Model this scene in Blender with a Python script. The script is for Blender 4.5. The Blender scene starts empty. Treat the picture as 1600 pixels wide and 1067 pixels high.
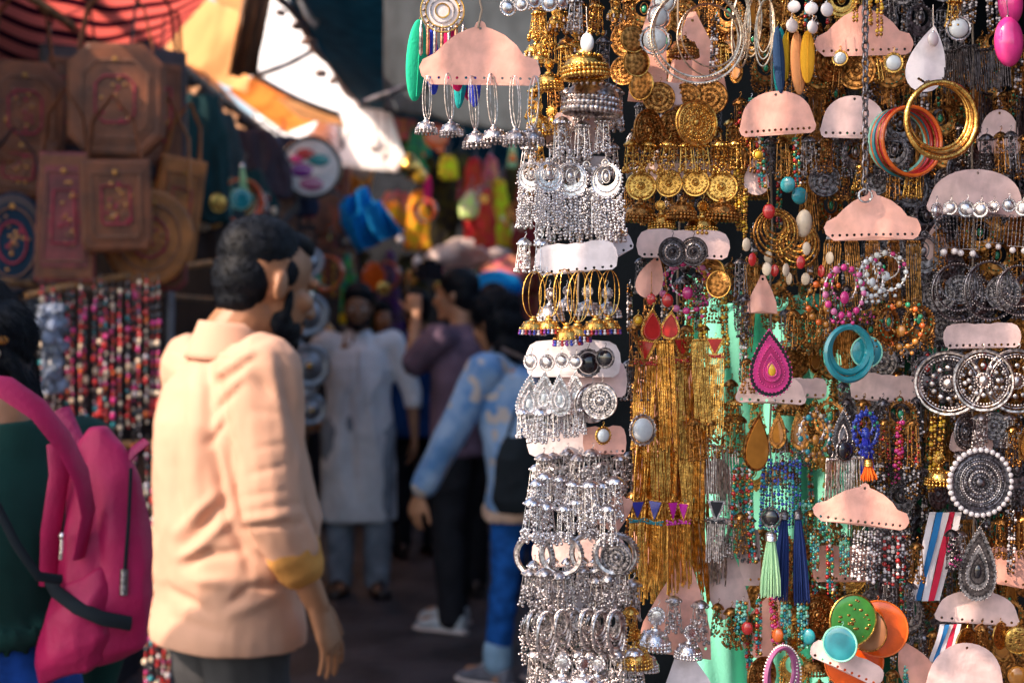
import bpy, math, random
from mathutils import Vector, Matrix, noise
from mathutils.geometry import delaunay_2d_cdt
R = math.radians
rnd = random.Random(7)
scene = bpy.context.scene
C = scene.collection
F = 2222.0            # focal length in pixels of the 1600 px wide photograph
EYE = 1.5
# ------------------------------------------------------------------ camera
cam_d = bpy.data.cameras.new('camera'); cam = bpy.data.objects.new('camera', cam_d); C.objects.link(cam)
cam.location = (0, 0, EYE); cam.rotation_euler = (R(90), 0, 0)
cam_d.lens = 50; cam_d.sensor_width = 36; cam_d.shift_y = -26.5/1600
cam_d.clip_start = .05; cam_d.clip_end = 500
cam_d.dof.use_dof = True; cam_d.dof.focus_distance = 1.52; cam_d.dof.aperture_fstop = 5.2
cam_d.dof.aperture_blades = 0
scene.camera = cam
# ------------------------------------------------------------------ light
SUN_EL = 40; sx, sy = -.80, -.50     # horizontal direction towards the sun
hd = math.hypot(sx, sy); az = math.atan2(sx, sy)
world = bpy.data.worlds.new('World'); scene.world = world; world.use_nodes = True
wn = world.node_tree.nodes; wl = world.node_tree.links
sky = wn.new('ShaderNodeTexSky'); sky.sky_type = 'NISHITA'; sky.sun_disc = False
sky.sun_elevation = R(SUN_EL); sky.sun_rotation = az
sky.dust_density = 3.0; sky.air_density = 1.2
bg = wn['Background']; wl.new(sky.outputs[0], bg.inputs[0]); bg.inputs[1].default_value = .15
sd = bpy.data.lights.new('sun', 'SUN'); sd.energy = 3.3; sd.angle = R(.5); sd.color = (1, .76, .58)
sun = bpy.data.objects.new('sun', sd); C.objects.link(sun)
tosun = Vector((sx/hd*math.cos(R(SUN_EL)), sy/hd*math.cos(R(SUN_EL)), math.sin(R(SUN_EL))))
sun.rotation_euler = tosun.to_track_quat('Z', 'Y').to_euler()
sun.location = tosun*20
vs = scene.view_settings; vs.view_transform = 'Standard'; vs.look = 'None'; vs.gamma = 1; vs.exposure = 1.05
vs.use_curve_mapping = False
# ------------------------------------------------------------------ helpers
def at(px, py, d): return Vector(((px-800)*d/F, d, EYE-(py-507)*d/F))
MATS = {}
def M(name, col=None, rough=.6, metal=0, var=.15, vs_=25, bump=0, bs=150, trans=0, col2=None, spec=.5, coat=0, kind='noise', wave=None):
    if name in MATS: return MATS[name]
    m = bpy.data.materials.new(name); m.use_nodes = True; MATS[name] = m
    n = m.node_tree.nodes; l = m.node_tree.links; b = n['Principled BSDF']
    tc = n.new('ShaderNodeTexCoord')
    nz = n.new('ShaderNodeTexNoise'); nz.inputs['Scale'].default_value = vs_; nz.inputs['Detail'].default_value = 5
    l.new(tc.outputs['Object'], nz.inputs[0])
    rp = n.new('ShaderNodeValToRGB'); l.new(nz.outputs[0], rp.inputs[0])
    c2 = col2 if col2 else tuple(c*(1-var*2) for c in col)
    c1 = col if col2 else tuple(min(1, c*(1+var*.6)) for c in col)
    rp.color_ramp.elements[0].position = .36; rp.color_ramp.elements[1].position = .62
    rp.color_ramp.elements[0].color = (*c2, 1); rp.color_ramp.elements[1].color = (*c1, 1)
    out = rp.outputs[0]
    if wave:      # (scale, colour, axis)
        w = n.new('ShaderNodeTexWave'); w.inputs['Scale'].default_value = wave[0]; w.bands_direction = wave[2]
        w.inputs['Distortion'].default_value = wave[3] if len(wave) > 3 else 0
        l.new(tc.outputs['Object'], w.inputs[0])
        r2 = n.new('ShaderNodeValToRGB'); l.new(w.outputs[1], r2.inputs[0])
        r2.color_ramp.elements[0].position = .45; r2.color_ramp.elements[1].position = .55
        mx = n.new('ShaderNodeMix'); mx.data_type = 'RGBA'
        l.new(r2.outputs[0], mx.inputs[0]); l.new(out, mx.inputs[6]); mx.inputs[7].default_value = (*wave[1], 1)
        out = mx.outputs[2]
    l.new(out, b.inputs['Base Color'])
    b.inputs['Roughness'].default_value = rough; b.inputs['Metallic'].default_value = metal
    b.inputs['Specular IOR Level'].default_value = spec
    if coat: b.inputs['Coat Weight'].default_value = coat; b.inputs['Coat Roughness'].default_value = .1
    if bump:
        bz = n.new('ShaderNodeTexNoise'); bz.inputs['Scale'].default_value = bs; bz.inputs['Detail'].default_value = 4
        l.new(tc.outputs['Object'], bz.inputs[0])
        bp = n.new('ShaderNodeBump'); bp.inputs['Strength'].default_value = bump; bp.inputs['Distance'].default_value = .5/bs
        l.new(bz.outputs[0], bp.inputs['Height']); l.new(bp.outputs[0], b.inputs['Normal'])
    if trans:
        t = n.new('ShaderNodeBsdfTranslucent'); mx = n.new('ShaderNodeMixShader'); mx.inputs[0].default_value = trans
        l.new(out, t.inputs[0]); l.new(b.outputs[0], mx.inputs[1]); l.new(t.outputs[0], mx.inputs[2])
        l.new(mx.outputs[0], n['Material Output'].inputs[0])
    return m
def ico(sub):
    t = (1+5**.5)/2
    v = [Vector(p).normalized() for p in [(-1,t,0),(1,t,0),(-1,-t,0),(1,-t,0),(0,-1,t),(0,1,t),(0,-1,-t),(0,1,-t),(t,0,-1),(t,0,1),(-t,0,-1),(-t,0,1)]]
    f = [(0,11,5),(0,5,1),(0,1,7),(0,7,10),(0,10,11),(1,5,9),(5,11,4),(11,10,2),(10,7,6),(7,1,8),(3,9,4),(3,4,2),(3,2,6),(3,6,8),(3,8,9),(4,9,5),(2,4,11),(6,2,10),(8,6,7),(9,8,1)]
    for _ in range(sub):
        nf = []; cache = {}
        def mid(a, b):
            k = (min(a,b), max(a,b))
            if k not in cache: v.append(((v[a]+v[b])/2).normalized()); cache[k] = len(v)-1
            return cache[k]
        for a, b, c in f:
            x, y, z = mid(a,b), mid(b,c), mid(c,a); nf += [(a,x,z),(b,y,x),(c,z,y),(x,y,z)]
        f = nf
    return v, f
ICO = [ico(0), ico(1), ico(2), ico(3)]
class MB:
    """collects shapes and links them as one mesh object"""
    def __init__(s): s.v = []; s.f = []; s.m = []; s.mats = []
    def mi(s, m):
        if m not in s.mats: s.mats.append(m)
        return s.mats.index(m)
    def add(s, vs, fs, m):
        o = len(s.v); k = s.mi(m); s.v += [tuple(p) for p in vs]
        s.f += [tuple(i+o for i in f) for f in fs]; s.m += [k]*len(fs)
    def ball(s, c, r, m, lv=1, sc=(1,1,1), rot=None):
        v, f = ICO[lv]; c = Vector(c)
        vs = [Vector((p.x*sc[0], p.y*sc[1], p.z*sc[2]))*r for p in v]
        if rot: vs = [rot @ p for p in vs]
        s.add([p+c for p in vs], f, m)
    def tube(s, pts, r, m, n=6, closed=False, r2=None):
        pts = [Vector(p) for p in pts]; L = len(pts); vs = []; up = None
        for i, p in enumerate(pts):
            if closed: d = pts[(i+1) % L]-pts[i-1]
            else: d = pts[min(i+1, L-1)]-pts[max(i-1, 0)]
            d.normalize()
            if up is None: up = d.orthogonal().normalized()
            else: up = (up-d*up.dot(d)); up = up.normalized() if up.length > 1e-5 else d.orthogonal().normalized()
            w = d.cross(up); rr = r[i] if isinstance(r, (list, tuple)) else r
            for k in range(n):
                a = 2*math.pi*k/n; vs.append(p+up*math.cos(a)*rr+w*math.sin(a)*(r2 or rr))
        fs = []
        for i in range(L if closed else L-1):
            j = (i+1) % L
            for k in range(n): fs.append((i*n+k, i*n+(k+1) % n, j*n+(k+1) % n, j*n+k))
        if not closed: fs += [tuple(range(n-1, -1, -1)), tuple((L-1)*n+k for k in range(n))]
        s.add(vs, fs, m)
    def ring(s, c, R_, r, m, N=32, n=6, rx=None, tilt=None, r2=None):   # facing -Y
        c = Vector(c); pts = []
        for k in range(N):
            a = 2*math.pi*k/N; p = Vector(((rx or R_)*math.cos(a), 0, R_*math.sin(a)))
            if tilt: p = tilt @ p
            pts.append(c+p)
        s.tube(pts, r, m, n, True, r2)
    def lathe(s, prof, m, c=(0,0,0), n=20, axis='Z', rib=0):
        vs = []; c = Vector(c)
        for r, h in prof:
            for k in range(n):
                a = 2*math.pi*k/n; rr = r*(1+rib*(k % 2))
                p = Vector((rr*math.cos(a), rr*math.sin(a), h)) if axis == 'Z' else Vector((rr*math.cos(a), -h, rr*math.sin(a)))
                vs.append(c+p)
        fs = []
        for i in range(len(prof)-1):
            for k in range(n): fs.append((i*n+k, i*n+(k+1) % n, (i+1)*n+(k+1) % n, (i+1)*n+k))
        fs.append(tuple(range(n))); fs.append(tuple((len(prof)-1)*n+k for k in range(n)))
        s.add(vs, fs, m)
    def box(s, lo, hi, m, rot=None, c=(0,0,0)):
        x0,y0,z0 = lo; x1,y1,z1 = hi
        vs = [Vector(p) for p in [(x0,y0,z0),(x1,y0,z0),(x1,y1,z0),(x0,y1,z0),(x0,y0,z1),(x1,y0,z1),(x1,y1,z1),(x0,y1,z1)]]
        if rot: vs = [rot @ p for p in vs]
        s.add([p+Vector(c) for p in vs], [(0,3,2,1),(4,5,6,7),(0,1,5,4),(1,2,6,5),(2,3,7,6),(3,0,4,7)], m)
    def plate(s, out, t, m, y=0, holes=(), bend=0, step=None, hr=2.2, bev=0):   # outline in X,Z facing -Y
        if step is None:
            n = len(out); vs = [(x, y, z) for x, z in out]+[(x, y+t, z) for x, z in out]
            fs = [tuple(range(n)), tuple(range(2*n-1, n-1, -1))]+[(i, n+i, n+(i+1) % n, (i+1) % n) for i in range(n)]
            s.add(vs, fs, m); return
        pts = [Vector(p) for p in out]; edges = [(i, (i+1) % len(out)) for i in range(len(out))]
        for hx, hz in holes:
            o = len(pts)
            pts += [Vector((hx+hr*math.cos(a*math.pi/4), hz+hr*math.sin(a*math.pi/4))) for a in range(8)]
            edges += [(o+k, o+(k+1) % 8) for k in range(8)]
        xs = [p[0] for p in out]; zs = [p[1] for p in out]
        def inside(x, z):
            c = False; j = len(out)-1
            for i in range(len(out)):
                if (out[i][1] > z) != (out[j][1] > z) and x < (out[j][0]-out[i][0])*(z-out[i][1])/(out[j][1]-out[i][1])+out[i][0]: c = not c
                j = i
            return c
        x = min(xs)+step/2
        while x < max(xs):
            z = min(zs)+step/2
            while z < max(zs):
                if inside(x, z) and all((x-a)**2+(z-b)**2 > (hr*1.5)**2 for a, b in holes): pts.append(Vector((x+.01*z, z)))
                z += step
            x += step
        V, E, T, _, _, _ = delaunay_2d_cdt(pts, edges, [], 0, 1e-4)
        W = max(xs)-min(xs)
        def yy(p): return y+bend*(p[0]/W*2)**2+bend*.35*math.sin(p[0]/W*9+p[1]*.05)
        tri = []
        for a in T:
            cx = sum(V[i][0] for i in a)/len(a); cz = sum(V[i][1] for i in a)/len(a)
            if inside(cx, cz) and all((cx-p)**2+(cz-q)**2 > (hr*.9)**2 for p, q in holes): tri.append(tuple(a))
        n = len(V)
        ec = {}
        for a in tri:
            for i in range(len(a)):
                e = (a[i], a[(i+1) % len(a)]); ec[tuple(sorted(e))] = ec.get(tuple(sorted(e)), 0)+1
        fs = list(tri)+[tuple(n+i for i in reversed(a)) for a in tri]
        for (a, b), k in ec.items():
            if k == 1: fs.append((a, b, n+b, n+a))
        s.add([(p[0], yy(p), p[1]) for p in V]+[(p[0], yy(p)+t, p[1]) for p in V], fs, m)
    def sheet(s, fn, nu, nv, m):
        vs = [fn(i/nu, j/nv) for j in range(nv+1) for i in range(nu+1)]
        s.add(vs, [(j*(nu+1)+i, j*(nu+1)+i+1, (j+1)*(nu+1)+i+1, (j+1)*(nu+1)+i) for j in range(nv) for i in range(nu)], m)
    def loft(s, rings, m, n=16):
        vs = []
        for c, a, b in rings:
            for k in range(n):
                t = 2*math.pi*k/n; vs.append(Vector(c)+Vector(a)*math.cos(t)+Vector(b)*math.sin(t))
        fs = [(i*n+k, i*n+(k+1) % n, (i+1)*n+(k+1) % n, (i+1)*n+k) for i in range(len(rings)-1) for k in range(n)]
        fs += [tuple(range(n-1, -1, -1)), tuple((len(rings)-1)*n+k for k in range(n))]
        s.add(vs, fs, m)
    def cap(s, p0, p1, r0, r1, m, n=14):
        p0 = Vector(p0); p1 = Vector(p1); d = p1-p0; L = d.length or 1e-5; d = d/L
        u = d.orthogonal().normalized(); w = d.cross(u); rings = []
        for a in (-80, -50, -20): rings.append((p0+d*r0*math.sin(R(a)), u*r0*math.cos(R(a)), w*r0*math.cos(R(a))))
        rings.append((p0, u*r0, w*r0)); rings.append((p1, u*r1, w*r1))
        for a in (20, 50, 80): rings.append((p1+d*r1*math.sin(R(a)), u*r1*math.cos(R(a)), w*r1*math.cos(R(a))))
        s.loft(rings, m, n)
    def mesh(s, name, scale=1, smooth=True, auto=True):
        me = bpy.data.meshes.new(name)
        me.from_pydata([(x*scale, y*scale, z*scale) for x, y, z in s.v] if scale != 1 else s.v, [], s.f)
        for m in s.mats: me.materials.append(m)
        me.polygons.foreach_set('material_index', s.m)
        me.polygons.foreach_set('use_smooth', [smooth]*len(s.f))
        me.update()
        if smooth and auto: me.set_sharp_from_angle(angle=R(48))
        return me
    def obj(s, name, parent=None, loc=None, scale=1, smooth=True):
        return link(name, s.mesh(name, scale, smooth), parent, loc)
def link(name, data, parent=None, loc=None, rot=None):
    o = bpy.data.objects.new(name, data); C.objects.link(o)
    if parent: o.parent = parent
    if loc is not None: o.location = loc
    if rot: o.rotation_euler = rot
    return o
def tag(o, label=None, cat=None, group=None, kind=None):
    if label: o['label'] = label
    if cat: o['category'] = cat
    if group: o['group'] = group
    if kind: o['kind'] = kind
    return o
def thing(name, label, cat, loc=(0,0,0), rz=0, group=None):
    return tag(link(name, None, None, loc, (0,0,rz)), label, cat, group)
ORD = ['first','second','third','fourth','fifth','sixth','seventh','eighth','ninth','tenth','eleventh','twelfth','thirteenth','fourteenth','fifteenth','sixteenth','seventeenth','eighteenth','nineteenth','twentieth','twenty-first','twenty-second','twenty-third','twenty-fourth','twenty-fifth','twenty-sixth','twenty-seventh','twenty-eighth','twenty-ninth','thirtieth','thirty-first','thirty-second']
# ------------------------------------------------------------------ materials
def fab(name, col=None, **k): return M(name, col, **{**dict(rough=.85, var=.14, vs_=9, bump=.5, bs=350, spec=.2), **k})
SIL = M('silver', (.90,.85,.86), .24, 1, .2, 160, .5, 420)
ANT = M('antique_silver', (.74,.67,.66), .3, 1, .33, 220, .6, 500)
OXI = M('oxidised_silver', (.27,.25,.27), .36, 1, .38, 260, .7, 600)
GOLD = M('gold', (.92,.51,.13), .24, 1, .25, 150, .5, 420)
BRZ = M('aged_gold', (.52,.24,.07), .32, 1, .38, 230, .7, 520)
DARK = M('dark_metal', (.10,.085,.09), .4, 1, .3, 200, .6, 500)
COP = M('copper', (.85,.42,.25), .3, 1, .3, 200, .5, 450)
PEARL = M('pearl', (.84,.76,.76), .18, 0, .05, 40, coat=.6)
def gem(n, c=None): return M(n, c, .12, 0, .1, 60, coat=.8)
PINK = gem('pink_stone', (.72,.04,.26)); RED = gem('red_stone', (.55,.02,.02)); TEAL = gem('teal_stone', (.02,.28,.34))
BLUE = gem('blue_stone', (.02,.05,.42)); GREEN = gem('green_stone', (.02,.32,.16)); ORNG = gem('orange_stone', (.85,.16,.02))
BLACK = gem('black_stone', (.012,.012,.018)); CLEAR = gem('crystal', (.75,.8,.82)); PURP = gem('purple_stone', (.22,.03,.3))
AMB = gem('amber_stone', (.5,.2,.03)); YEL = gem('yellow_bead', (.85,.5,.03)); MINTB = gem('mint_bead', (.3,.75,.58))
CREAM = M('shell', (.78,.62,.45), .3, 0, .15, 50, coat=.3)
card_salmon = M('salmon_card', (.90,.47,.38), .45, 0, .09, 55, .15, 60, spec=.4)
card_white = M('lavender_white_card', (.82,.74,.78), .4, 0, .09, 55, .15, 60, spec=.4)
card_pink = M('pale_pink_card', (.80,.58,.56), .45, 0, .10, 55, .15, 60, spec=.4)
WOOD = M('wood', (.30,.15,.06), .6, 0, .3, 12, .4, 90)
STEEL = M('grey_steel', (.20,.21,.24), .5, .6, .3, 14, .3, 90)
SKIN = M('brown_skin', (.36,.165,.085), .5, 0, .08, 14, .15, 300)
SKINL = M('light_brown_skin', (.46,.23,.13), .5, 0, .08, 14, .15, 300)
SKIND = M('dark_brown_skin', (.23,.115,.065), .5, 0, .08, 14, .15, 300)
HAIR = M('black_hair', (.006,.008,.013), .6, 0, .3, 60, .12, 300, spec=.15)
EYEW = M('eye_white', (.7,.68,.65), .2, var=.02); EYEB = M('dark_iris', (.03,.015,.01), .15, var=.02)
# ------------------------------------------------------------------ earring kinds (drawn in photo pixels at 1.55 m, hung from 0,0,0, facing -Y)
S = 1.55/F
PROTO = {}
def proto(key, name, *parts):
    PROTO[key] = (name, [(n, mb.mesh(n, S)) for n, mb in parts if mb.f]); return key
def hook(mb, L=8, m=SIL): mb.tube([(0,0,0),(2.2,0,2),(3,0,-1),(1,0,-L*.6),(0,0,-L)], .55, m, 5)
def dome(mb, z, r, m, fr, fc=None, lv=1):
    mb.lathe([(r*.12,z+r*.95),(r*.3,z+r*.9),(r*.34,z+r*.78),(r*.62,z+r*.66),(r*.84,z+r*.42),(r*.92,z+r*.2),(r,z+r*.06),(r*1.04,z),(r*.9,z-.5),(r*.8,z+r*.15),(r*.4,z+r*.55)], m, n=28, rib=.06)
    mb.ball((0,0,z+r*1.02), r*.17, m); n = max(10, int(r*1.05))
    for k in range(n):
        a = 2*math.pi*k/n; x, y = math.cos(a), math.sin(a)
        mb.ball((x*r*.98, y*r*.98, z+r*.1), r*.10, m)
        if k % 2 == 0: mb.ball((x*r*.72, y*r*.72, z+r*.60), r*.085, m)
        q = fc[k % len(fc)] if fc else m
        fr.ball((x*r*1.0, y*r*1.0, z-r*.10), r*.11, q); fr.ball((x*r*1.02, y*r*1.02, z-r*.32), r*.13, q)
def jhumka(key, m, r, fc=None, stud=0, hoop=None, nm='bell_earring'):
    h, d, f, s = MB(), MB(), MB(), MB()
    if hoop:
        w, L = hoop
        h.ring((0,0,-L/2), L/2, .75, m, 28, 5, rx=w/2); h.ring((2,3,-L/2), L/2, .6, m, 28, 5, rx=w/2*.7, tilt=Matrix.Rotation(.5,3,'Z'))
        z = -L-r
    else:
        hook(h, 8, m); z = -8-r
    if stud:
        s.lathe([(stud*.2,stud*.5),(stud*.6,stud*.45),(stud*.7,stud*.2),(stud,stud*.15),(stud,0)], m, (0,0,-8-stud), axis='Y')
        for k in range(12): s.ball((math.cos(k*.5236)*stud*.92, -stud*.3, -8-stud+math.sin(k*.5236)*stud*.92), stud*.17, m)
        if fc: s.ball((0,-stud*.5,-8-stud), stud*.4, fc[0])
        z -= stud*2+2; s.tube([(0,0,-8-2*stud),(0,0,z+r)], .6, m, 5)
    dome(d, z, r, m, f, fc)
    return proto(key, nm, ('hook', h), ('stud', s), ('dome', d), ('bead_fringe', f))
def bunch(mb, x, z, w, h, m, n, rr=2.1, y=0, rn=None):
    for k in range(n):
        t = rn.random(); a = rn.random()*6.28; rad = w/2*(.35+.65*t)*rn.random()**.4
        mb.ball((x+math.cos(a)*rad, y+math.sin(a)*rad*.7, z-h*t), rr*rn.uniform(.7,1.25), m)
def cluster(key, m, w, h, n=55, cols=None, nm='cluster_earring', seed=1):
    rn = random.Random(seed); hk, b, c = MB(), MB(), MB(); hook(hk, 7, m)
    b.lathe([(1,-6),(w*.2,-8),(w*.34,-12),(w*.38,-16),(w*.2,-16)], m, n=16, rib=.08)
    for k in range(10): b.ball((math.cos(k*.628)*w*.36, math.sin(k*.628)*w*.36, -15), w*.07, m)
    bunch(c, 0, -17, w, h-17, m, n, w*.072, rn=rn)
    if cols: bunch(c, 0, -17, w*1.1, h-17, cols[0], n//3, w*.08, rn=rn)
    for k in range(7):
        a = k*.9; c.tube([(math.cos(a)*w*.3,math.sin(a)*w*.3,-15),(math.cos(a)*w*.42,math.sin(a)*w*.42,-h)], .5, m, 4)
        c.ball((math.cos(a)*w*.42,math.sin(a)*w*.42,-h-1), w*.085, m)
    return proto(key, nm, ('hook', hk), ('cap', b), ('bead_drops', c))
def crescent(mb, z, r, m, t=2.2, inner=.62, off=.3, sc=(1,1)):
    o = []; N = 30
    for k in range(N+1):
        a = R(65)-R(310)*k/N; o.append((r*math.cos(a)*sc[0], z+r*math.sin(a)*sc[1]))
    for k in range(N+1):
        a = R(-245)+R(310)*k/N; o.append((r*inner*math.cos(a)*sc[0], z+r*off*.9+r*inner*math.sin(a)*sc[1]))
    mb.plate(o, t, m, -t/2)
def chand(key, m, r, h, fm=None, gemc=None, seed=3, beads=True, casc=40):
    rn = random.Random(seed); hk, b, c, g = MB(), MB(), MB(), MB(); hook(hk, 6, m); z = -8-r*1.25
    b.ring((0,-1,-12), 5, 1.2, m, 16); b.ball((0,-1,-12), 3, gemc or m, 1, (1,.6,1))
    crescent(b, z, r, m)
    for q in (1.0, .82): 
        b.ring((0,-1.6,z+(1-q)*r*.5), r*q, .9, m, 40, 5, rx=r*q*.98)
    n = int(r*1.3)
    for k in range(n):
        a = 2*math.pi*k/n; b.ball((r*1.06*math.cos(a), -1, z+r*1.06*math.sin(a)), r*.07, m)
        if math.sin(a) < .4: b.ball((r*.8*math.cos(a), -2, z+r*.08+r*.8*math.sin(a)), r*.06, gemc if gemc and k % 2 else m)
    g.ring((0,-2,z+r*.25), r*.42, 1, m, 20, rx=r*.26); g.ball((0,-2,z+r*.2), r*.22, gemc or m, 1, (.8,.5,1.2))
    if casc:
        for k in range(9):
            a = R(-160+140*k/8); x = r*1.02*math.cos(a); zz = z+r*1.02*math.sin(a); L = (h-(-zz))*rn.uniform(.8,1)
            for j in range(max(1, int(L/4.5))):
                c.ball((x+rn.uniform(-1.4,1.4), rn.uniform(-3,2), zz-2-j*4.3), rn.uniform(1.7,2.6), (fm or m))
                if rn.random() < casc/60: c.ball((x+rn.uniform(-4,4), rn.uniform(-4,2), zz-3-j*4.3), 1.7, (fm or m))
    return proto(key, 'crescent_earring', ('hook', hk), ('crescent', b), ('center_stone', g), ('bead_drops', c))
def mandala(key, m, r, pearls=None, rings=3, hooks=True, gemc=None, open_=False, nm='disc_earring', acc=None):
    hk, b, c = MB(), MB(), MB(); hook(hk, 8, m); z = -8-r; acc = acc or m
    if not open_: b.lathe([(r*.02,1.2),(r*.2,.4),(r*.6,0),(r*.95,.6),(r,.2),(r,-1),(r*.5,-1)], m, (0,0,z), 32, 'Y')
    b.ring((0,0,z), r, r*.05+.5, m, 44, 6)
    for i in range(rings):
        q = r*(.88-.62*i/max(1, rings-1)) if rings > 1 else r*.7
        n = max(6, int(q*1.25)); b.ring((0,-1.2,z), q, .8, acc if i % 2 else m, 32, 5)
        for k in range(n):
            a = 2*math.pi*(k+.5*i)/n; b.ball((q*.9*math.cos(a), -1.8, z+q*.9*math.sin(a)), max(1.0, r*.035+.35), acc if i % 2 else m)
    for k in range(12):
        a = k*.5236; b.ball((r*.5*math.cos(a), -1.2, z+r*.5*math.sin(a)), r*.09, m, 1, (1,.4,1))
    (b if pearls else c).ball((0,-1.5,z), r*.18, gemc or m, 1, (1,.6,1))
    if pearls:
        n = int(2*math.pi*r*1.1/(pearls[1]*2.05))
        for k in range(n):
            a = 2*math.pi*k/n; c.ball((r*1.1*math.cos(a), -.5, z+r*1.1*math.sin(a)), pearls[1], pearls[0])
    return proto(key, nm, ('hook', hk), ('disc', b), ('center_stone' if not pearls else 'pearl_rim', c))
def hoopset(key, m, rs, th=1.6, beads=None, nm='hoop_earring', rxf=1, seed=2):
    hk, b = MB(), MB(); rn = random.Random(seed); hook(hk, 5, m)
    for i, r in enumerate(rs):
        z = -5-r; b.ring((0, i*2.0, z), r, th, m, 48, 6, rx=r*rxf, tilt=Matrix.Rotation(rn.uniform(-.12,.12),3,'Z'))
        if beads:
            n = int(r*1.4)
            for k in range(n):
                a = 2*math.pi*k/n; b.ball(((r+th)*math.cos(a)*rxf, i*2.0-.8, z+(r+th)*math.sin(a)), beads[1], beads[0])
    return proto(key, nm, ('hook', hk), ('hoop', b))
def tear(w, h, n=28, zc=0):
    o = []
    for k in range(n):
        t = 2*math.pi*k/n; s = math.sin(t/2)
        o.append((w/2*math.sin(t)*s**1.0*1.18, zc+h/2*math.cos(t)))
    return o
def drop(key, w, h, layers, m, beads=None, nm='teardrop_earring', gemc=None):
    hk, b, c = MB(), MB(), MB(); hook(hk, 7, m)
    for i, (q, col) in enumerate(layers):
        b.plate(tear(w*q, h*q, zc=-7-h/2-h*(1-q)*.12), 2.4, col, -1.2-i*1.5)
        o = tear(w*q, h*q, 40, -7-h/2-h*(1-q)*.12)
        if beads:
            for k, (x, z) in enumerate(o): c.ball((x, -1.8-i*1.5, z), beads[1], beads[0] if i % 2 == 0 else col)
    if gemc: c.ball((0,-5,-7-h*.6), w*.1, gemc, 2, (1,.6,1.7))
    return proto(key, nm, ('hook', hk), ('drop_plate', b), ('bead_trim', c))
def tassel(key, m, w, h, gemc=None, beadc=None, n=9, seed=5, top=14, nm='tassel_earring'):
    rn = random.Random(seed); hk, g, c, f = MB(), MB(), MB(), MB(); hook(hk, 6, m)
    if gemc:
        q = [(-w/2,-8),(w/2,-8),(w*.3,-8-top*.6),(0,-8-top*1.4),(-w*.3,-8-top*.6)]
        g.plate([(x*1.15, z+(-8-z)*-.12) for x, z in q], 3, m, -1); g.plate([(x*.8, -10+(z+8)*.78) for x, z in q], 3, gemc, -3)
        for (x, z), (x2, z2) in zip(q, q[1:]+q[:1]):
            for t in (0,.33,.66): g.ball((x*1.1+(x2-x)*1.1*t, -2, z+(z2-z)*t), 1.5, m)
        z0 = -8-top*1.1
    else:
        g.plate([(-w*.45,-8),(w*.45,-8),(w*.5,-13),(-w*.5,-13)], 2.5, m, -1); z0 = -13
        for k in range(5): g.ball((-w*.4+w*.2*k,-2,-10.5), w*.09, m)
    if beadc:
        for k in range(n): f.ball((-w/2+w*k/(n-1), rn.uniform(-2,1), z0-3-3*math.cos((k/(n-1)-.5)*3)), 2.0, beadc); f.ball((-w/2+w*k/(n-1), rn.uniform(-3,1), z0-8), 1.9, beadc)
    for k in range(n):
        x = -w/2+w*k/(n-1); L = h*rn.uniform(.86,1); y = rn.uniform(-2.5,2.5); pts = [(x, y, z0)]
        ns = max(3, int((L+z0)/8))
        for j in range(1, ns+1): pts.append((x+math.sin(j*.7+k)*.6, y, z0+(-L-z0)*j/ns))
        c.tube(pts, [.95+.4*(i % 2) for i in range(len(pts))], m, 5); c.ball(pts[-1], 1.4, m)
    return proto(key, nm, ('hook', hk), ('stone_setting', g), ('bead_row', f), ('chain_tassel', c))
def strand(key, cols, h, r=2.2, nm='bead_strand_earring', lines=3, seed=4, w=12):
    rn = random.Random(seed); hk, b = MB(), MB(); hook(hk, 6, SIL)
    for i in range(lines):
        x = -w/2+w*(i+.5)/lines; z = -8; y = rn.uniform(-3,2)
        while z > -h:
            q = r*rn.uniform(.65,1.3); b.ball((x+rn.uniform(-.8,.8), y, z), q, rn.choice(cols)); z -= q*1.9
        b.tube([(0,0,-6),(x,y,-10),(x,y,-h)], .4, DARK, 4)
    return proto(key, nm, ('hook', hk), ('beads', b))
def thread(key, col, w, h, capm=SIL, nm='thread_tassel'):
    hk, c, t = MB(), MB(), MB(); hook(hk, 10, capm)
    c.lathe([(w*.1,-8),(w*.22,-10),(w*.2,-13),(w*.26,-15),(w*.26,-22),(w*.2,-23)], capm, n=18)
    for q in (-12,-17,-21): c.ring((0,0,q), w*.24, 1, capm, 18, tilt=Matrix.Rotation(R(90),3,'X'))
    rn = random.Random(8)
    for k in range(46):
        a = rn.random()*6.28; q = rn.random()**.5; x, y = math.cos(a)*q, math.sin(a)*q
        t.tube([(x*w*.16,y*w*.16,-20),(x*w*.34,y*w*.3,-20-h*.3),(x*w*.46,y*w*.4,-20-(h-20)*.7),(x*w*.5,y*w*.42,-h*rn.uniform(.95,1.02))], [1.2,1.5,1.4,.9], col, 5)
    return proto(key, nm, ('hook', hk), ('cap', c), ('thread', t))
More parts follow.
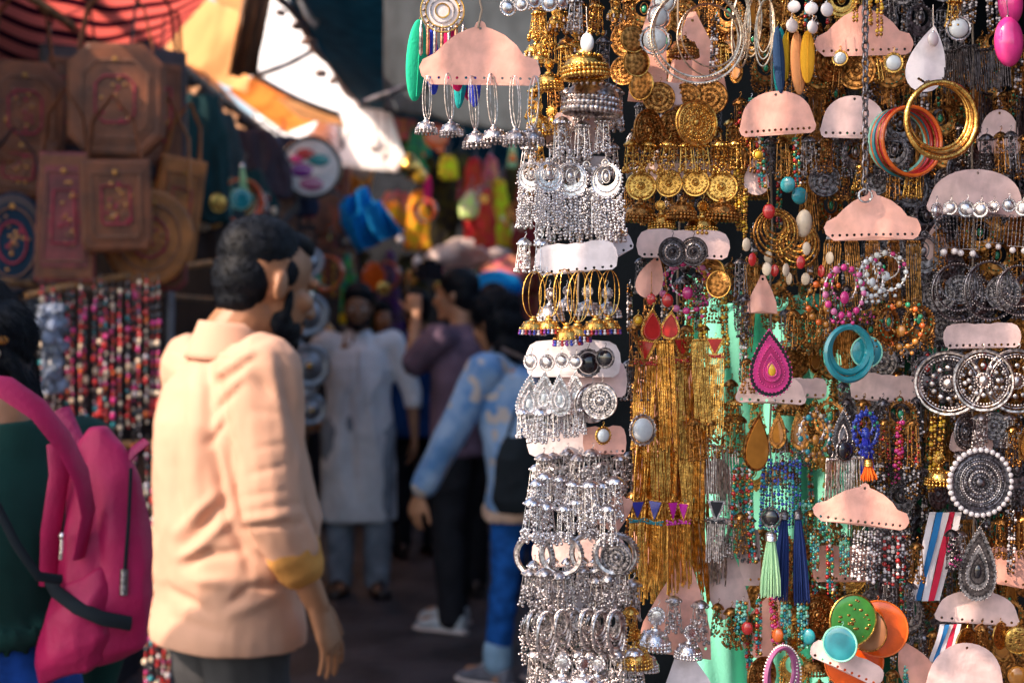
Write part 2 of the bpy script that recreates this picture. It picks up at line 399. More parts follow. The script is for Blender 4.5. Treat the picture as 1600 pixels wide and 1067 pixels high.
def stonehoop(key, m, r, cols, nm='stone_hoop_earring', seed=9):
    rn = random.Random(seed); hk, b, g = MB(), MB(), MB(); hook(hk, 6, m); z = -8-r
    b.ring((0,0,z), r, 2, m, 36); b.ring((0,0,z+r*.25), r*.62, 1.4, m, 30)
    n = 15
    for k in range(n):
        a = 2*math.pi*k/n; q = r*.98
        g.ball((q*math.cos(a), -2.5, z+q*math.sin(a)), r*rn.uniform(.11,.17), rn.choice(cols), 1, (1,.7,1))
        b.ball((q*1.16*math.cos(a+.2), -1, z+q*1.16*math.sin(a+.2)), 2, m)
        g.ball((r*.66*math.cos(a), -2, z+r*.25+r*.62*math.sin(a)), 2.3, rn.choice(cols+[m]))
    g.ball((0,-3,z-r*.25), r*.22, cols[0], 2, (1,.6,1.2))
    for k in range(3): g.ball((-r*.5+r*.5*k,-2,z-r*1.25), 3.4, cols[0])
    return proto(key, nm, ('hook', hk), ('hoop', b), ('stones', g))
def meshpiece(key, m, w, h, pearl=PEARL):
    hk, b, p, p2, p3 = MB(), MB(), MB(), MB(), MB(); hook(hk, 6, m); p.ball((0,-2,-10), 4.6, pearl, 2)
    b.tube([(-w/2,0,-18),(w/2,0,-18),(w/2,0,-18-h),(-w/2,0,-18-h)], 1, m, 5, True)
    for i in range(7):
        x = -w/2+w*i/6; b.tube([(x,0,-18),(x,0,-18-h)], .5, m, 4)
        for j in range(9): b.ball((x, -1, -20-h*j/9), 1.25, m)
    p2.ball((-w*.25,-2,-24-h), 4.8, pearl, 2); p3.ball((w*.25,-2,-24-h), 4.8, pearl, 2)
    return proto(key, 'panel_earring', ('hook', hk), ('filigree_panel', b), ('pearl', p), ('pearl', p2), ('pearl', p3))
def flatdisc(key, r, col, m, pat=None, nm='round_earring'):
    hk, b, c = MB(), MB(), MB(); hook(hk, 6, m); z = -6-r
    b.lathe([(.1,2.2),(r*.6,2),(r*.93,1.2),(r,0),(r*.9,-1.4)], col, (0,0,z), 36, 'Y'); c.ring((0,-.5,z), r, 1.5, m, 40)
    if pat:
        rn = random.Random(3)
        for k in range(26):
            a = rn.random()*6.28; q = rn.random()*r*.8; c.ball((q*math.cos(a), -2.2, z+q*math.sin(a)), rn.uniform(1,2.4), pat, 1, (1.4,.4,1))
    return proto(key, nm, ('hook', hk), ('disc', b), ('rim', c))
def pebble(key, w, h, col, m, nm='stone_pendant'):
    hk, b = MB(), MB(); hk.tube([(0,0,34),(0,0,10),(1,0,0),(0,0,-6)], .6, m, 5); hk.ball((0,0,-6), 2.6, m)
    b.ball((0,0,-6-h/2), h/2, col, 3, (w/h,.5,1)); return proto(key, nm, ('cord', hk), ('stone', b))
def coins(key, cols, nm='coin_earring', w=60, seed=3):
    hk, b, c = MB(), MB(), MB(); rn = random.Random(seed); hook(hk, 6, BRZ)
    for r, q in ((33,BRZ),(28,GOLD),(23,BRZ),(18,GOLD),(13,BRZ)):
        b.ring((-2,0,-8-33+(33-r)*.6), r, 1.7, q, 36)
        for k in range(int(r*1.1)): b.ball((-2+r*math.cos(k*6.283/int(r*1.1)), -2, -8-33+(33-r)*.6+r*math.sin(k*6.283/int(r*1.1))), 1.3, q)
    for k in range(6):
        a = R(-175+170*k/5); x = 36*math.cos(a)*1.3; z = -41+36*math.sin(a)-9
        c.ball((x, rn.uniform(-4,2), z-6), 8.5, cols[k % len(cols)], 2, (.75,.3,1.1), Matrix.Rotation(rn.uniform(-.5,.5),3,'Z'))
    return proto(key, nm, ('hook', hk), ('nested_hoops', b), ('coin_drops', c))
def gemdrop(key, m, r, col, nm='stone_earring'):
    hk, b, g = MB(), MB(), MB(); hook(hk, 7, m); z = -8-r; b.ring((0,0,z), r, 2, m, 28)
    for k in range(18): b.ball((r*1.08*math.cos(k*.349),-1,z+r*1.08*math.sin(k*.349)), 1.5, m)
    g.ball((0,-1,z), r*.85, col, 2, (1,.5,1)); return proto(key, nm, ('hook', hk), ('setting', b), ('stone', g))
jhumka('j_sil_hoop', ANT, 17, None, hoop=(15,72), nm='long_hoop_bell_earring')
jhumka('j_gold_hoop', GOLD, 19, [RED,PURP,BLUE,PEARL], hoop=(34,72), nm='hoop_bell_earring')
jhumka('j_gold', GOLD, 22, None, 9); jhumka('j_gold_big', GOLD, 32); jhumka('j_sil_big', ANT, 37); jhumka('j_gold_s', GOLD, 15, [GOLD,PEARL], 6)
jhumka('j_sil', SIL, 15, None, 8); jhumka('j_sil_m', SIL, 22, None, 12); jhumka('j_ant', ANT, 17, [PEARL,ANT], 8); jhumka('j_brz', BRZ, 24, None, 0); jhumka('j_brz_s', BRZ, 14, [BRZ,GREEN], 7); jhumka('j_oxi', OXI, 16, [OXI,RED], 8)
cluster('c_sil', SIL, 31, 62, 110, seed=1, nm='silver_cluster_earring'); cluster('c_ant', ANT, 31, 62, 105, seed=2, nm='antique_cluster_earring'); cluster('c_sil2', SIL, 26, 50, 60, [PEARL], seed=3, nm='pearly_cluster_earring')
cluster('c_brz', BRZ, 26, 66, 60, seed=4, nm='bronze_cluster_earring'); cluster('c_oxi', OXI, 28, 70, 60, seed=5, nm='dark_cluster_earring'); cluster('c_gold', GOLD, 30, 54, 60, seed=6, nm='gold_cluster_earring')
cluster('c_grn', BRZ, 26, 58, 50, [GREEN], seed=7); cluster('c_red', BRZ, 26, 80, 50, [RED], seed=8); cluster('c_mix', DARK, 24, 74, 50, [PEARL], seed=9); cluster('c_pink', DARK, 26, 64, 45, [PINK], seed=10)
chand('h_sil', SIL, 23, 128, casc=60); chand('h_ant', ANT, 20, 84, casc=40, seed=8); chand('h_gold', GOLD, 26, 72, casc=30); chand('h_brz', BRZ, 25, 84, casc=25, gemc=GREEN); chand('h_oxi', OXI, 26, 86, casc=25, seed=5); chand('h_oxired', OXI, 22, 78, casc=20, gemc=RED)
mandala('m_brz', BRZ, 26, rings=3); mandala('m_gold', GOLD, 36, rings=4); mandala('m_brz_b', BRZ, 31, rings=4); mandala('m_gold_s', GOLD, 22, rings=2); mandala('m_coin', DARK, 20, rings=3, acc=ANT)
mandala('m_ant', ANT, 28, rings=4, acc=OXI); mandala('m_oxi', OXI, 42, rings=5, acc=ANT, open_=True); mandala('m_pearl', OXI, 50, (PEARL,5), rings=5, acc=ANT); mandala('m_oxi_s', OXI, 24, rings=3)
mandala('m_wheel', ANT, 44, rings=2, open_=True)
hoopset('o_oxi', ANT, [28], 4.5, (OXI,1.6), 'ring_earring'); BRS = M('pale_brass', (.82,.66,.50), .28, 1, .25, 200, .5, 500)
hoopset('o_thin', BRS, [76,71], 1.9, (BRS,1.3)); hoopset('o_thin2', BRS, [58,50], 1.4); hoopset('o_edge', BRS, [56,50,44], 1.5, rxf=.28)
hoopset('o_gold', GOLD, [36,30], 1.3); hoopset('o_nest', ANT, [30,25,19], 2.1, (ANT,1.2), rxf=.62); hoopset('o_lilac', OXI, [44,36,28], 1.5, (ANT,1.2)); hoopset('o_teal', TEAL, [42,36], 5.5, nm='ring_earring'); hoopset('o_purp', gem('mauve_stone',(.4,.12,.28)), [40,33], 3.5, (PEARL,1.5), nm='ring_earring', rxf=.8)
drop('d_sil', 36, 62, [(1,SIL),(.74,ANT),(.45,SIL)], SIL, (SIL,1.3), gemc=CLEAR)
drop('d_pink', 76, 112, [(1,BLACK),(.84,PINK),(.62,gem('deep_pink',(.5,.02,.16))),(.4,PINK),(.22,gem('plum',(.3,.02,.12)))], BLACK, (PINK,1.5), gemc=YEL)
drop('d_amb', 56, 92, [(1,BRZ),(.88,AMB)], BRZ, None); drop('d_long', 66, 118, [(1,OXI),(.84,DARK),(.6,OXI),(.38,DARK)], OXI, (ANT,1.6), gemc=BLACK)
drop('d_oxi', 30, 56, [(1,OXI),(.72,DARK),(.44,OXI)], OXI, (ANT,1.2)); drop('d_brz', 30, 58, [(1,BRZ),(.7,AMB)], BRZ, (GOLD,1.2)); drop('d_red', 34, 44, [(1,GOLD),(.78,RED)], GOLD, (GOLD,1.2))
drop('d_tan', 34, 50, [(1,CREAM),(.6,AMB)], BRZ); drop('d_lemon', 24, 30, [(1,YEL),(.7,GREEN)], GOLD)
tassel('t_gold', GOLD, 26, 165, n=13); tassel('t_goldred', GOLD, 30, 190, RED, RED, 12, 6, 24); tassel('t_blue', GOLD, 28, 150, BLUE, TEAL, 11, 7, 26); tassel('t_black', ANT, 28, 120, BLACK, BLACK, 9, 8, 26); tassel('t_fuch', GOLD, 18, 150, gem('fuchsia_stone',(.6,.02,.4)), gem('fuchsia_stone'), 8, 9, 22)
tassel('t_silver', ANT, 26, 110, n=8, seed=11); tassel('t_darkf', DARK, 30, 84, n=11, seed=12); tassel('t_brz', BRZ, 22, 120, n=8, seed=13)
MIX = [BRZ,GREEN,RED,PEARL,TEAL,GOLD]
strand('s_mix', MIX, 90, 2.6, lines=3); strand('s_green', [GREEN,MINTB,TEAL,BRZ], 70, 2.6, lines=4, w=18); strand('s_dark', [DARK,BRZ,OXI,PEARL], 90, 2.2, lines=3); strand('s_pearl', [OXI,PEARL,DARK,RED], 84, 3, lines=4, w=24, seed=8)
strand('s_grey', [OXI,ANT,PEARL,OXI], 80, 2.6, lines=5, w=26); strand('s_gold', [GOLD,YEL,BRZ], 120, 2.8, lines=2); strand('s_blue', [BLUE,TEAL,BLACK], 120, 2.4, lines=4, w=22); strand('s_red', [RED,PINK,BRZ], 80, 3, lines=3)
strand('s_long', MIX+[PINK,DARK,DARK], 190, 3.2, lines=2, w=9, nm='bead_strand')
thread('th_mint', fab('mint_thread', (.42,.72,.42)), 34, 108); thread('th_navy', fab('navy_thread', (.02,.04,.16)), 26, 150, OXI); thread('th_orange', fab('orange_thread', (.9,.16,.02)), 30, 46, GOLD); thread('th_blue', fab('blue_thread', (.03,.04,.45)), 26, 90, BLUE)
stonehoop('sh_pink', ANT, 38, [PINK,gem('rose_stone',(.75,.2,.42)),PINK]); stonehoop('sh_clear', ANT, 34, [CLEAR,CLEAR,PINK]); stonehoop('sh_orange', BRZ, 34, [AMB,ORNG,GREEN]); stonehoop('sh_teal', ANT, 26, [AMB,TEAL,CREAM]); stonehoop('sh_blue', BLUE, 26, [BLUE,BLUE,GREEN])
meshpiece('mp', OXI, 34, 46)
flatdisc('f_green', 36, gem('leaf_green_disc',(.08,.36,.06)), GOLD, GOLD); flatdisc('f_orange', 42, gem('orange_enamel',(.85,.12,.01)), ORNG); flatdisc('f_teal', 24, TEAL, MINTB); flatdisc('f_brown', 36, M('brown_lacquer',(.3,.12,.05),.3), BRZ)
flatdisc('f_gold', 24, GOLD, GOLD, BRZ); flatdisc('f_dish', 22, BRZ, GOLD)
pebble('p_pink', 42, 70, PINK, OXI); pebble('p_white', 22, 30, M('milk_stone',(.75,.8,.85),.25,coat=.5), SIL); pebble('p_red', 18, 22, RED, BRZ); pebble('p_orange', 20, 24, ORNG, BRZ); pebble('p_teal', 26, 26, TEAL, BRZ); pebble('p_tan', 28, 46, CREAM, BRZ); pebble('p_bigpearl', 22, 22, PEARL, SIL)
coins('co', [CREAM,RED,CREAM,CREAM,RED,CREAM]); gemdrop('g_clear', ANT, 20, CLEAR); gemdrop('g_square', GOLD, 13, CLEAR); gemdrop('g_amber', BRZ, 17, AMB); gemdrop('g_dark', OXI, 16, BLACK); gemdrop('g_silver', SIL, 10, SIL); gemdrop('g_yellow', GOLD, 8, YEL)
def leafpend(key, w, h, col):
    hk, b = MB(), MB(); hook(hk, 8, GOLD)
    b.ball((0,0,-8-h/2), h/2, col, 3, (w/h,.12,1)); b.tube([(0,-h*.065,-8),(0,-h*.065,-8-h*.95)], .8, col, 5)
    for k in range(9):
        z = -8-h*(.12+.085*k); q = w*.42*math.sin(math.pi*(.12+.085*k))
        for s in (-1,1): b.tube([(0,-h*.06,z),(s*q,-h*.03,z-q*.7)], .35, col, 4)
    return proto(key, 'feather_earring', ('hook', hk), ('feather', b))
leafpend('l_green', 34, 118, fab('green_feather', (.02,.55,.32))); leafpend('l_blue', 24, 100, fab('blue_feather', (.03,.06,.55))); leafpend('l_mag', 30, 104, fab('magenta_feather', (.72,.02,.16))); leafpend('l_teal', 20, 104, fab('teal_feather', (.02,.4,.42)))
leafpend('l_navy', 17, 100, fab('navy_feather', (.02,.05,.12))); leafpend('l_amb', 24, 84, fab('amber_feather', (.85,.42,.03))); leafpend('l_yel', 18, 80, fab('mustard_feather', (.6,.36,.02))); leafpend('l_cop', 22, 92, fab('copper_feather', (.7,.3,.12)))
def medal(key):
    hk, b, c = MB(), MB(), MB(); hook(hk, 6, GOLD); z = -40
    b.lathe([(.1,1.5),(16,1),(31,.5),(32,-1)], PEARL, (0,0,z), 32, 'Y')
    for q in (10,17,24,31): b.ring((0,-2,z), q, 1.1, GOLD if q != 17 else ANT, 30)
    for k in range(18): b.ball((27*math.cos(k*.349),-2,z+27*math.sin(k*.349)), 2, ANT)
    for k in range(7):
        x = -30+10*k; c.lathe([(.8,z-20-abs(x)*-.2),(2.6,z-26),(2.8,z-62),(.6,z-66)], COP if k % 2 else ANT, (x,0,0), 8)
    return proto(key, 'medallion_earring', ('hook', hk), ('medallion', b), ('metal_bars', c))
medal('medal')
def bangles(key, rs, cols, th, nm, spread=5):
    """a bundle of separate bangles is still tied together with one cord"""
    hk, b = MB(), MB(); hk.tube([(0,2,24),(2,1,8),(0,0,-2),(-2,3,8)], 1, DARK, 5)
    rn = random.Random(5)
    for i, (r, c, t) in enumerate(zip(rs, cols, th)):
        b.ring((0, i*spread, -r), r, t, c, 56, 10, tilt=Matrix.Rotation(rn.uniform(-.06,.06),3,'Z'), r2=None)
    return proto(key, nm, ('cord', hk), ('bangle_rings', b))
bangles('b_gold', [60,56,55,52], [GOLD,BRZ,GOLD,GOLD], [4.6,2.6,3.4,3], 'gold_bangle_bunch')
bangles('b_red', [54,53,54,52,53,52,50], [ORNG,RED,BRZ,RED,TEAL,ORNG,MINTB], [3,3.4,2,3.2,3,3,3], 'coloured_bangle_bunch', 6.5)
# ------------------------------------------------------------------ placing
def place(key, px, py, d, label, cat='earring', group=None, rz=None, ry=0, rnm=rnd):
    nm, parts = PROTO[key]; rz = rnm.uniform(-.7,.7) if rz is None else rz
    p = at(px, py, d)
    t = tag(link(nm, None, None, p, (0, ry+rnm.uniform(-.09,.09), rz)), label, cat, group)
    for n, me in parts: link(n, me, t)
    q = rnm.uniform(.88,1.16); t.scale = (q,q,q*rnm.uniform(.94,1.06)); return t
def row(key, x0, x1, n, y, d, desc, where, group=None, slope=0, jit=4.5, zjit=.012, rz=None, cat='earring'):
    keys = key if isinstance(key, list) else [key]
    for i in range(n):
        x = (x0+x1)/2 if n == 1 else x0+(x1-x0)*i/(n-1)
        o = '' if n == 1 else ('leftmost ' if i == 0 else 'rightmost ' if i == n-1 else ORD[i]+' ')
        lab = f'{o}{desc} {"" if n == 1 or i in (0, n-1) else "from the left "}{where}'
        place(keys[i % len(keys)], x+rnd.uniform(-jit,jit)*.6, y+slope*i+rnd.uniform(-jit,jit), d+rnd.uniform(-zjit,zjit), lab, cat, group or (f'{desc}s {where}' if n > 1 else None), rz)
def outline(kind, w, h):
    o = []
    if kind == 'cloud':
        p = [(-.40,-.5),(.42,-.5),(.47,-.44),(.5,-.3),(.49,-.2),(.46,-.08),(.36,-.02),(.3,.14),(.2,.3),(.1,.39),(.05,.42),(.035,.49),(0,.53),(-.035,.49),(-.05,.42),(-.1,.39),(-.2,.3),(-.3,.14),(-.37,0),(-.47,-.1),(-.5,-.22),(-.48,-.36)]
    elif kind == 'dome':
        p = [(-.43,-.5),(.43,-.5),(.48,-.44),(.5,-.33),(.48,-.22)]+[(.46*math.cos(R(a)), -.2+.68*math.sin(R(a))**.85) for a in range(12, 169, 12)]+[(-.48,-.22),(-.5,-.33),(-.48,-.44)]
        p = [q for q in p]
    elif kind == 'bar':
        p = [(-.42,-.5),(.42,-.5),(.475,-.4),(.5,-.1),(.49,.15),(.45,.36),(.38,.46),(.2,.5),(.1,.44),(0,.47),(-.1,.44),(-.2,.5),(-.38,.46),(-.45,.36),(-.49,.15),(-.5,-.1),(-.475,-.4)]
    elif kind == 'tear': return [(x, z) for x, z in tear(w, h)]
    elif kind == 'bell': p = [(-.5,-.5),(.5,-.5),(.44,-.2),(.3,.1),(.14,.36),(.06,.5),(-.06,.5),(-.14,.36),(-.3,.1),(-.44,-.2)]
    return [(x*w, z*h) for x, z in p]
def card(kind, cx, cy, w, h, d, mat, label, tilt=0, holes=12, rz=0, group=None, bend=3, rx=0):
    mb = MB(); hs = []; rz += rnd.uniform(-.14,.14); bend = bend*rnd.uniform(.6,2.6); tilt += rnd.uniform(-2.5,2.5)
    if holes:
        for k in range(holes): hs.append((-.41*w+.82*w*k/(holes-1), -h*.5+max(5, h*.11)))
        if kind == 'tear': hs = [(-.12*w+.24*w*k/(holes-1), -h*.36+abs(k-holes/2)*1.5) for k in range(holes)]
    if kind != 'bar': hs.append((0, h*.40))
    s = d/F
    mb.plate(outline(kind, w, h), 1.0, mat, holes=hs, bend=bend, step=max(7, h/9), hr=2.3)
    o = mb.obj('earring_card', None, at(cx, cy, d), s)
    o.rotation_euler = (rx, R(tilt), rz); return tag(o, label, 'earring card', group)
# ------------------------------------------------------------------ the earring display
V_ = lambda *a: Vector(a)
cW, cS, cP = card_white, card_salmon, card_pink
# column of silver on the left edge
card('cloud', 750, 84, 190, 98, 1.44, cS, 'large salmon scalloped card hanging at the left end of the display', holes=12, rz=.05, bend=2)
row('j_sil_hoop', 668, 836, 6, 118, 1.44, 'silver bell earring on long wire hoops', 'under the large salmon card', jit=4, zjit=.006, rz=None)
BIGC = 'behind the large salmon card'
place('l_green', 656, 22, 1.52, 'emerald green feather earring '+BIGC, rz=.5, ry=.06)
place('l_blue', 672, 38, 1.53, 'cobalt blue feather earring beside the green feather', rz=-.3, ry=-.1)
place('l_mag', 694, 26, 1.50, 'magenta feather earring '+BIGC, rz=.2, ry=-.12)
place('l_mag', 708, 60, 1.54, 'magenta feather earring showing below the large salmon card edge', rz=-.2, ry=-.25)
place('l_teal', 726, 46, 1.53, 'teal feather earring showing below the large salmon card', rz=.3, ry=.05)
place('l_blue', 738, 60, 1.53, 'cobalt blue feather tip hanging below the large salmon card', rz=.1, ry=-.1)
place('medal', 692, -26, 1.48, 'pearly round medallion earring with metal bars above the green feather', rz=.1)
row('g_silver', 790, 880, 5, -12, 1.50, 'glassy silver round earring', 'at the top edge left of the gold', jit=5)
row('c_sil2', 800, 880, 3, -42, 1.52, 'silver beaded cluster earring', 'at the very top edge', jit=5)
row(['c_gold','j_gold_s'], 842, 868, 2, 8, 1.53, 'gold beaded cluster earring', 'right of the salmon card near the top', jit=2)
row(['j_gold_s','c_gold'], 843, 880, 2, 62, 1.52, 'chunky gold bell earring', 'beside the right tip of the salmon card', jit=2)
place('j_gold', 856, 84, 1.49, 'gold beaded ball earring touching the right tip of the salmon card')
place('j_gold_big', 912, 68, 1.47, 'large gold bell earring with open beaded rim')
place('j_sil_big', 930, 108, 1.50, 'large silver ribbed bell earring below the large gold bell')
place('p_white', 917, 46, 1.46, 'milky white oval stone pendant above the large gold bell')
place('c_ant', 900, -10, 1.52, 'antique silver cluster earring above the white oval stone')
place('c_oxi', 945, 50, 1.54, 'dark silver cluster earring right of the white oval stone')
place('c_brz', 930, -20, 1.55, 'aged gold cluster earring at the top beside the silver cluster')
place('c_brz', 960, -10, 1.60, 'aged gold cluster earring at the top left of the orange strip')
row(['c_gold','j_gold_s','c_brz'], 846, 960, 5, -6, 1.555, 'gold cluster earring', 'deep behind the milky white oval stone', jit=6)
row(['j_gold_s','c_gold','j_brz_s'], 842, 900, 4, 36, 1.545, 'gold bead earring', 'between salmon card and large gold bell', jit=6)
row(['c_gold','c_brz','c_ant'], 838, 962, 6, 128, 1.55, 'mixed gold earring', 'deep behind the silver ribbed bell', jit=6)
place('j_gold_s', 842, 150, 1.50, 'small gold bell earring below the gold ball')
place('j_gold', 862, 158, 1.53, 'gold bell earring above the white silver crescents')
place('c_gold', 835, 200, 1.53, 'gold cluster earring right of the silver bells')
card('bar', 900, 206, 95, 60, 1.54, cP, 'pale pink card between the silver clusters below the silver bell', holes=0)
row('c_sil', 876, 944, 3, 178, 1.49, 'white silver cluster earring', 'under the large silver ribbed bell')
row('c_sil2', 905, 965, 2, 150, 1.53, 'pearl silver cluster earring', 'right of the silver ribbed bell')
row('c_ant', 826, 956, 4, 214, 1.52, 'antique silver cluster earring', 'just above the silver crescents')
card('bar', 895, 262, 130, 34, 1.535, cW, 'lavender card holding the silver crescent earrings', holes=0)
row('h_sil', 832, 946, 5, 243, 1.49, 'silver crescent earring with bead cascade', 'high in the silver column')
row('c_sil', 822, 955, 6, 300, 1.515, 'silver cluster earring', 'behind the crescent bead cascades')
row('c_sil2', 822, 845, 2, 362, 1.50, 'small silver cluster earring', 'left of the lavender card')
place('j_ant', 958, 318, 1.49, 'silver bell earring at the right of the crescent cascades')
card('bar', 955, 384, 66, 42, 1.53, cW, 'small tilted lavender card tucked behind the curved lavender card', tilt=-28, holes=5)
card('bar', 900, 402, 130, 48, 1.48, cW, 'curved lavender white card above the gold hoop earrings', tilt=-3, holes=9)
row('j_gold_hoop', 834, 955, 6, 424, 1.48, 'gold hoop earring with beaded bell', 'under the curved lavender card', rz=None, jit=4)
row('j_ant', 858, 946, 4, 440, 1.52, 'small silver bell earring', 'behind the gold hoops', jit=4)
card('bar', 895, 560, 150, 58, 1.54, cW, 'lavender card carrying silver stud and teardrop earrings', holes=0)
card('bar', 925, 592, 110, 60, 1.55, cP, 'pink card behind the two silver discs', holes=0)
row('g_silver', 830, 900, 4, 546, 1.49, 'round silver stud', 'above the silver teardrops', jit=2)
row('d_sil', 828, 898, 4, 576, 1.48, 'silver teardrop earring with clear stone', 'on the lavender card', jit=2)
row('g_dark', 918, 945, 2, 538, 1.49, 'dark round stud earring', 'above the silver discs', jit=1)
row('m_ant', 925, 940, 2, 592, 1.47, 'antique silver disc earring', 'beside the silver teardrops', jit=1)
row('c_sil2', 816, 905, 7, 628, 1.49, 'white pearl cluster earring', 'under the silver teardrops', jit=3)
card('bar', 898, 690, 150, 44, 1.53, cW, 'plain lavender card below the white pearl clusters', holes=0)
card('bar', 945, 688, 68, 46, 1.50, cS, 'small salmon card with a square clear stone', holes=7, tilt=-3)
place('g_square', 942, 660, 1.47, 'square clear stone earring in gold on the small salmon card')
row('c_ant', 845, 965, 7, 698, 1.50, 'antique silver cluster earring', 'below the plain lavender card', jit=7)
row('c_sil', 835, 960, 7, 738, 1.48, 'silver cluster earring', 'in the middle of the silver column', jit=7)
row('c_sil', 830, 950, 6, 776, 1.465, 'bright silver cluster earring', 'above the four ring earrings', jit=7)
row('c_sil', 838, 946, 5, 716, 1.53, 'shaded silver cluster earring', 'deep behind the middle silver clusters', jit=4)
card('bar', 962, 800, 40, 60, 1.51, cS, 'salmon card end peeping out right of the silver clusters', holes=0, tilt=30)
row('o_oxi', 836, 962, 4, 832, 1.475, 'thick oxidised ring earring', 'in the row of four', jit=2)
place('m_oxi_s', 964, 838, 1.462, 'oxidised disc earring overlapping the last thick ring')
card('bar', 905, 862, 150, 50, 1.55, cP, 'pink card behind the four thick ring earrings', holes=0)
row('c_ant', 828, 968, 8, 884, 1.475, 'silver cluster earring', 'hanging from the four thick rings', jit=8)
row('c_sil2', 836, 960, 6, 866, 1.50, 'pearly silver cluster earring', 'behind the thick ring clusters', jit=5)
card('bar', 905, 938, 120, 46, 1.49, cW, 'lavender card with punched holes under the ring earrings', tilt=9, holes=8)
row('h_ant', 832, 952, 7, 938, 1.475, 'silver crescent earring', 'near the bottom of the silver column', jit=2)
row('o_nest', 836, 960, 7, 950, 1.46, 'nested silver hoop earring', 'at the bottom of the silver column', jit=2, rz=.7)
row('c_ant', 836, 968, 7, 1008, 1.47, 'antique silver cluster earring', 'at the bottom edge of the silver column', jit=4)
row('j_sil_m', 880, 935, 3, 1014, 1.455, 'silver bell earring', 'at the bottom edge under the nested hoops', jit=2)
place('c_gold', 985, 940, 1.50, 'orange gold cluster earring right of the nested hoops')
place('j_gold', 992, 972, 1.50, 'orange gold bell earring right of the nested hoops')
row('c_sil', 975, 992, 2, 1000, 1.50, 'silver cluster earring', 'at the bottom right of the silver column')
row('c_ant', 968, 992, 2, 896, 1.52, 'antique silver cluster earring', 'between the ring row and the gold tassels')
card('bar', 905, 1075, 120, 50, 1.50, cW, 'lavender card cut off by the bottom edge under the silver column', holes=0)
# second column: gold
card('bell', 1020, 66, 60, 190, 1.60, cS, 'tall orange salmon card strip left of the large thin hoops', holes=0, tilt=8)
card('bell', 1085, 84, 95, 130, 1.62, cS, 'salmon card behind the large thin hoops', holes=0, tilt=-5)
card('bar', 1065, 148, 120, 40, 1.60, cP, 'pink card strip below the large thin hoops', holes=0)
row('f_dish', 988, 1002, 3, 36, 1.57, 'round brass disc earring', 'hanging in front of the tall orange card', slope=34, jit=2)
row('g_clear', 1040, 1022, 3, -24, 1.57, 'small round glass earring', 'down the edge of the tall orange card', slope=28, jit=2)
place('o_thin', 1096, -20, 1.50, 'pair of large thin silver hoops side by side facing front', rz=.05)
place('o_thin2', 1112, 2, 1.54, 'pair of thin silver hoops inside the largest hoops', rz=.3)
row('o_edge', 1160, 1200, 3, -10, 1.55, 'bundle of thin silver hoops seen edgewise', 'beside the largest hoops')
place('s_dark', 1118, 20, 1.57, 'dark bead strand earring inside the largest hoops')
place('c_gold', 1128, 60, 1.58, 'gold cluster earring inside the largest hoops')
place('j_brz', 1070, 52, 1.58, 'brass bell earring inside the largest hoops at left')
row('m_brz', 1030, 1112, 3, 122, 1.59, 'aged gold disc earring', 'in the upper row under the large hoops')
place('m_brz_b', 1012, 164, 1.56, 'aged gold disc earring left of the bright gold disc')
place('m_gold', 1090, 150, 1.55, 'bright gold petalled disc earring')
place('m_brz_b', 1054, 166, 1.59, 'aged gold disc earring tucked behind the bright gold disc')
row('c_gold', 990, 1150, 7, 212, 1.56, 'gold bead cluster earring', 'under the gold discs', jit=5)
row('c_brz', 995, 1150, 6, 188, 1.59, 'aged gold cluster earring', 'beside the bright gold disc', jit=5)
card('bar', 1072, 274, 150, 44, 1.61, cP, 'pink card behind the row of four gold discs', holes=0)
row('m_gold_s', 1000, 1130, 4, 260, 1.57, 'flat gold disc earring', 'in the row of four', jit=3)
row(['j_brz','j_gold'], 1000, 1130, 5, 304, 1.565, 'wide gold bell earring', 'above the rounded pink card', jit=3)
row('c_brz', 985, 1140, 6, 285, 1.60, 'aged gold cluster earring', 'between gold discs and gold bells', jit=5)
card('bar', 1068, 381, 146, 46, 1.55, cP, 'rounded pale pink card with two dark coins', holes=12)
row('m_coin', 1050, 1082, 2, 362, 1.53, 'dark coin earring', 'on the rounded pink card', jit=2)
row(['c_oxi','c_brz','j_oxi'], 1000, 1140, 5, 402, 1.60, 'dark bronze cluster earring', 'below the rounded pink card')
card('tear', 1018, 432, 46, 70, 1.57, cS, 'small salmon teardrop card above the red stones', holes=0, tilt=20)
row('p_red', 1018, 1040, 2, 452, 1.55, 'ruby red bead pendant', 'on the salmon teardrop card')
row('sh_pink', 1068, 1068, 1, 398, 1.58, 'fuchsia beaded hoop earring', 'under the two dark coins')
place('c_pink', 1088, 420, 1.57, 'fuchsia bead cluster earring under the dark coins')
place('f_dish', 1125, 418, 1.56, 'shiny brass dish earring right of the fuchsia beads')
place('f_dish', 1108, 398, 1.58, 'brass dish earring half hidden behind the fuchsia beads')
row('d_red', 1018, 1052, 2, 478, 1.54, 'red triangular stone earring in gold', 'above the long gold tassels')
place('g_yellow', 996, 486, 1.54, 'small gold ball earring left of the red stones')
row('c_brz', 990, 1100, 5, 500, 1.57, 'aged gold cluster earring', 'around the red triangular stones')
row('s_gold', 1082, 1128, 3, 440, 1.58, 'gold bead strand earring', 'above the mint cloth edge')
card('bar', 1048, 590, 110, 70, 1.63, cS, 'salmon card showing between the long gold tassels', holes=0)
row(['t_goldred','t_gold'], 1012, 1116, 5, 522, 1.56, 'long gold chain tassel earring', 'below the red stones', jit=3)
row('t_brz', 1020, 1110, 5, 560, 1.59, 'aged gold chain tassel earring', 'behind the long gold tassels', jit=3)
row(['c_gold','c_brz'], 1095, 1150, 3, 618, 1.58, 'gold cluster earring', 'in front of the mint cloth')
place('g_clear', 1005, 640, 1.54, 'clear round gem earring left of the gold tassels')
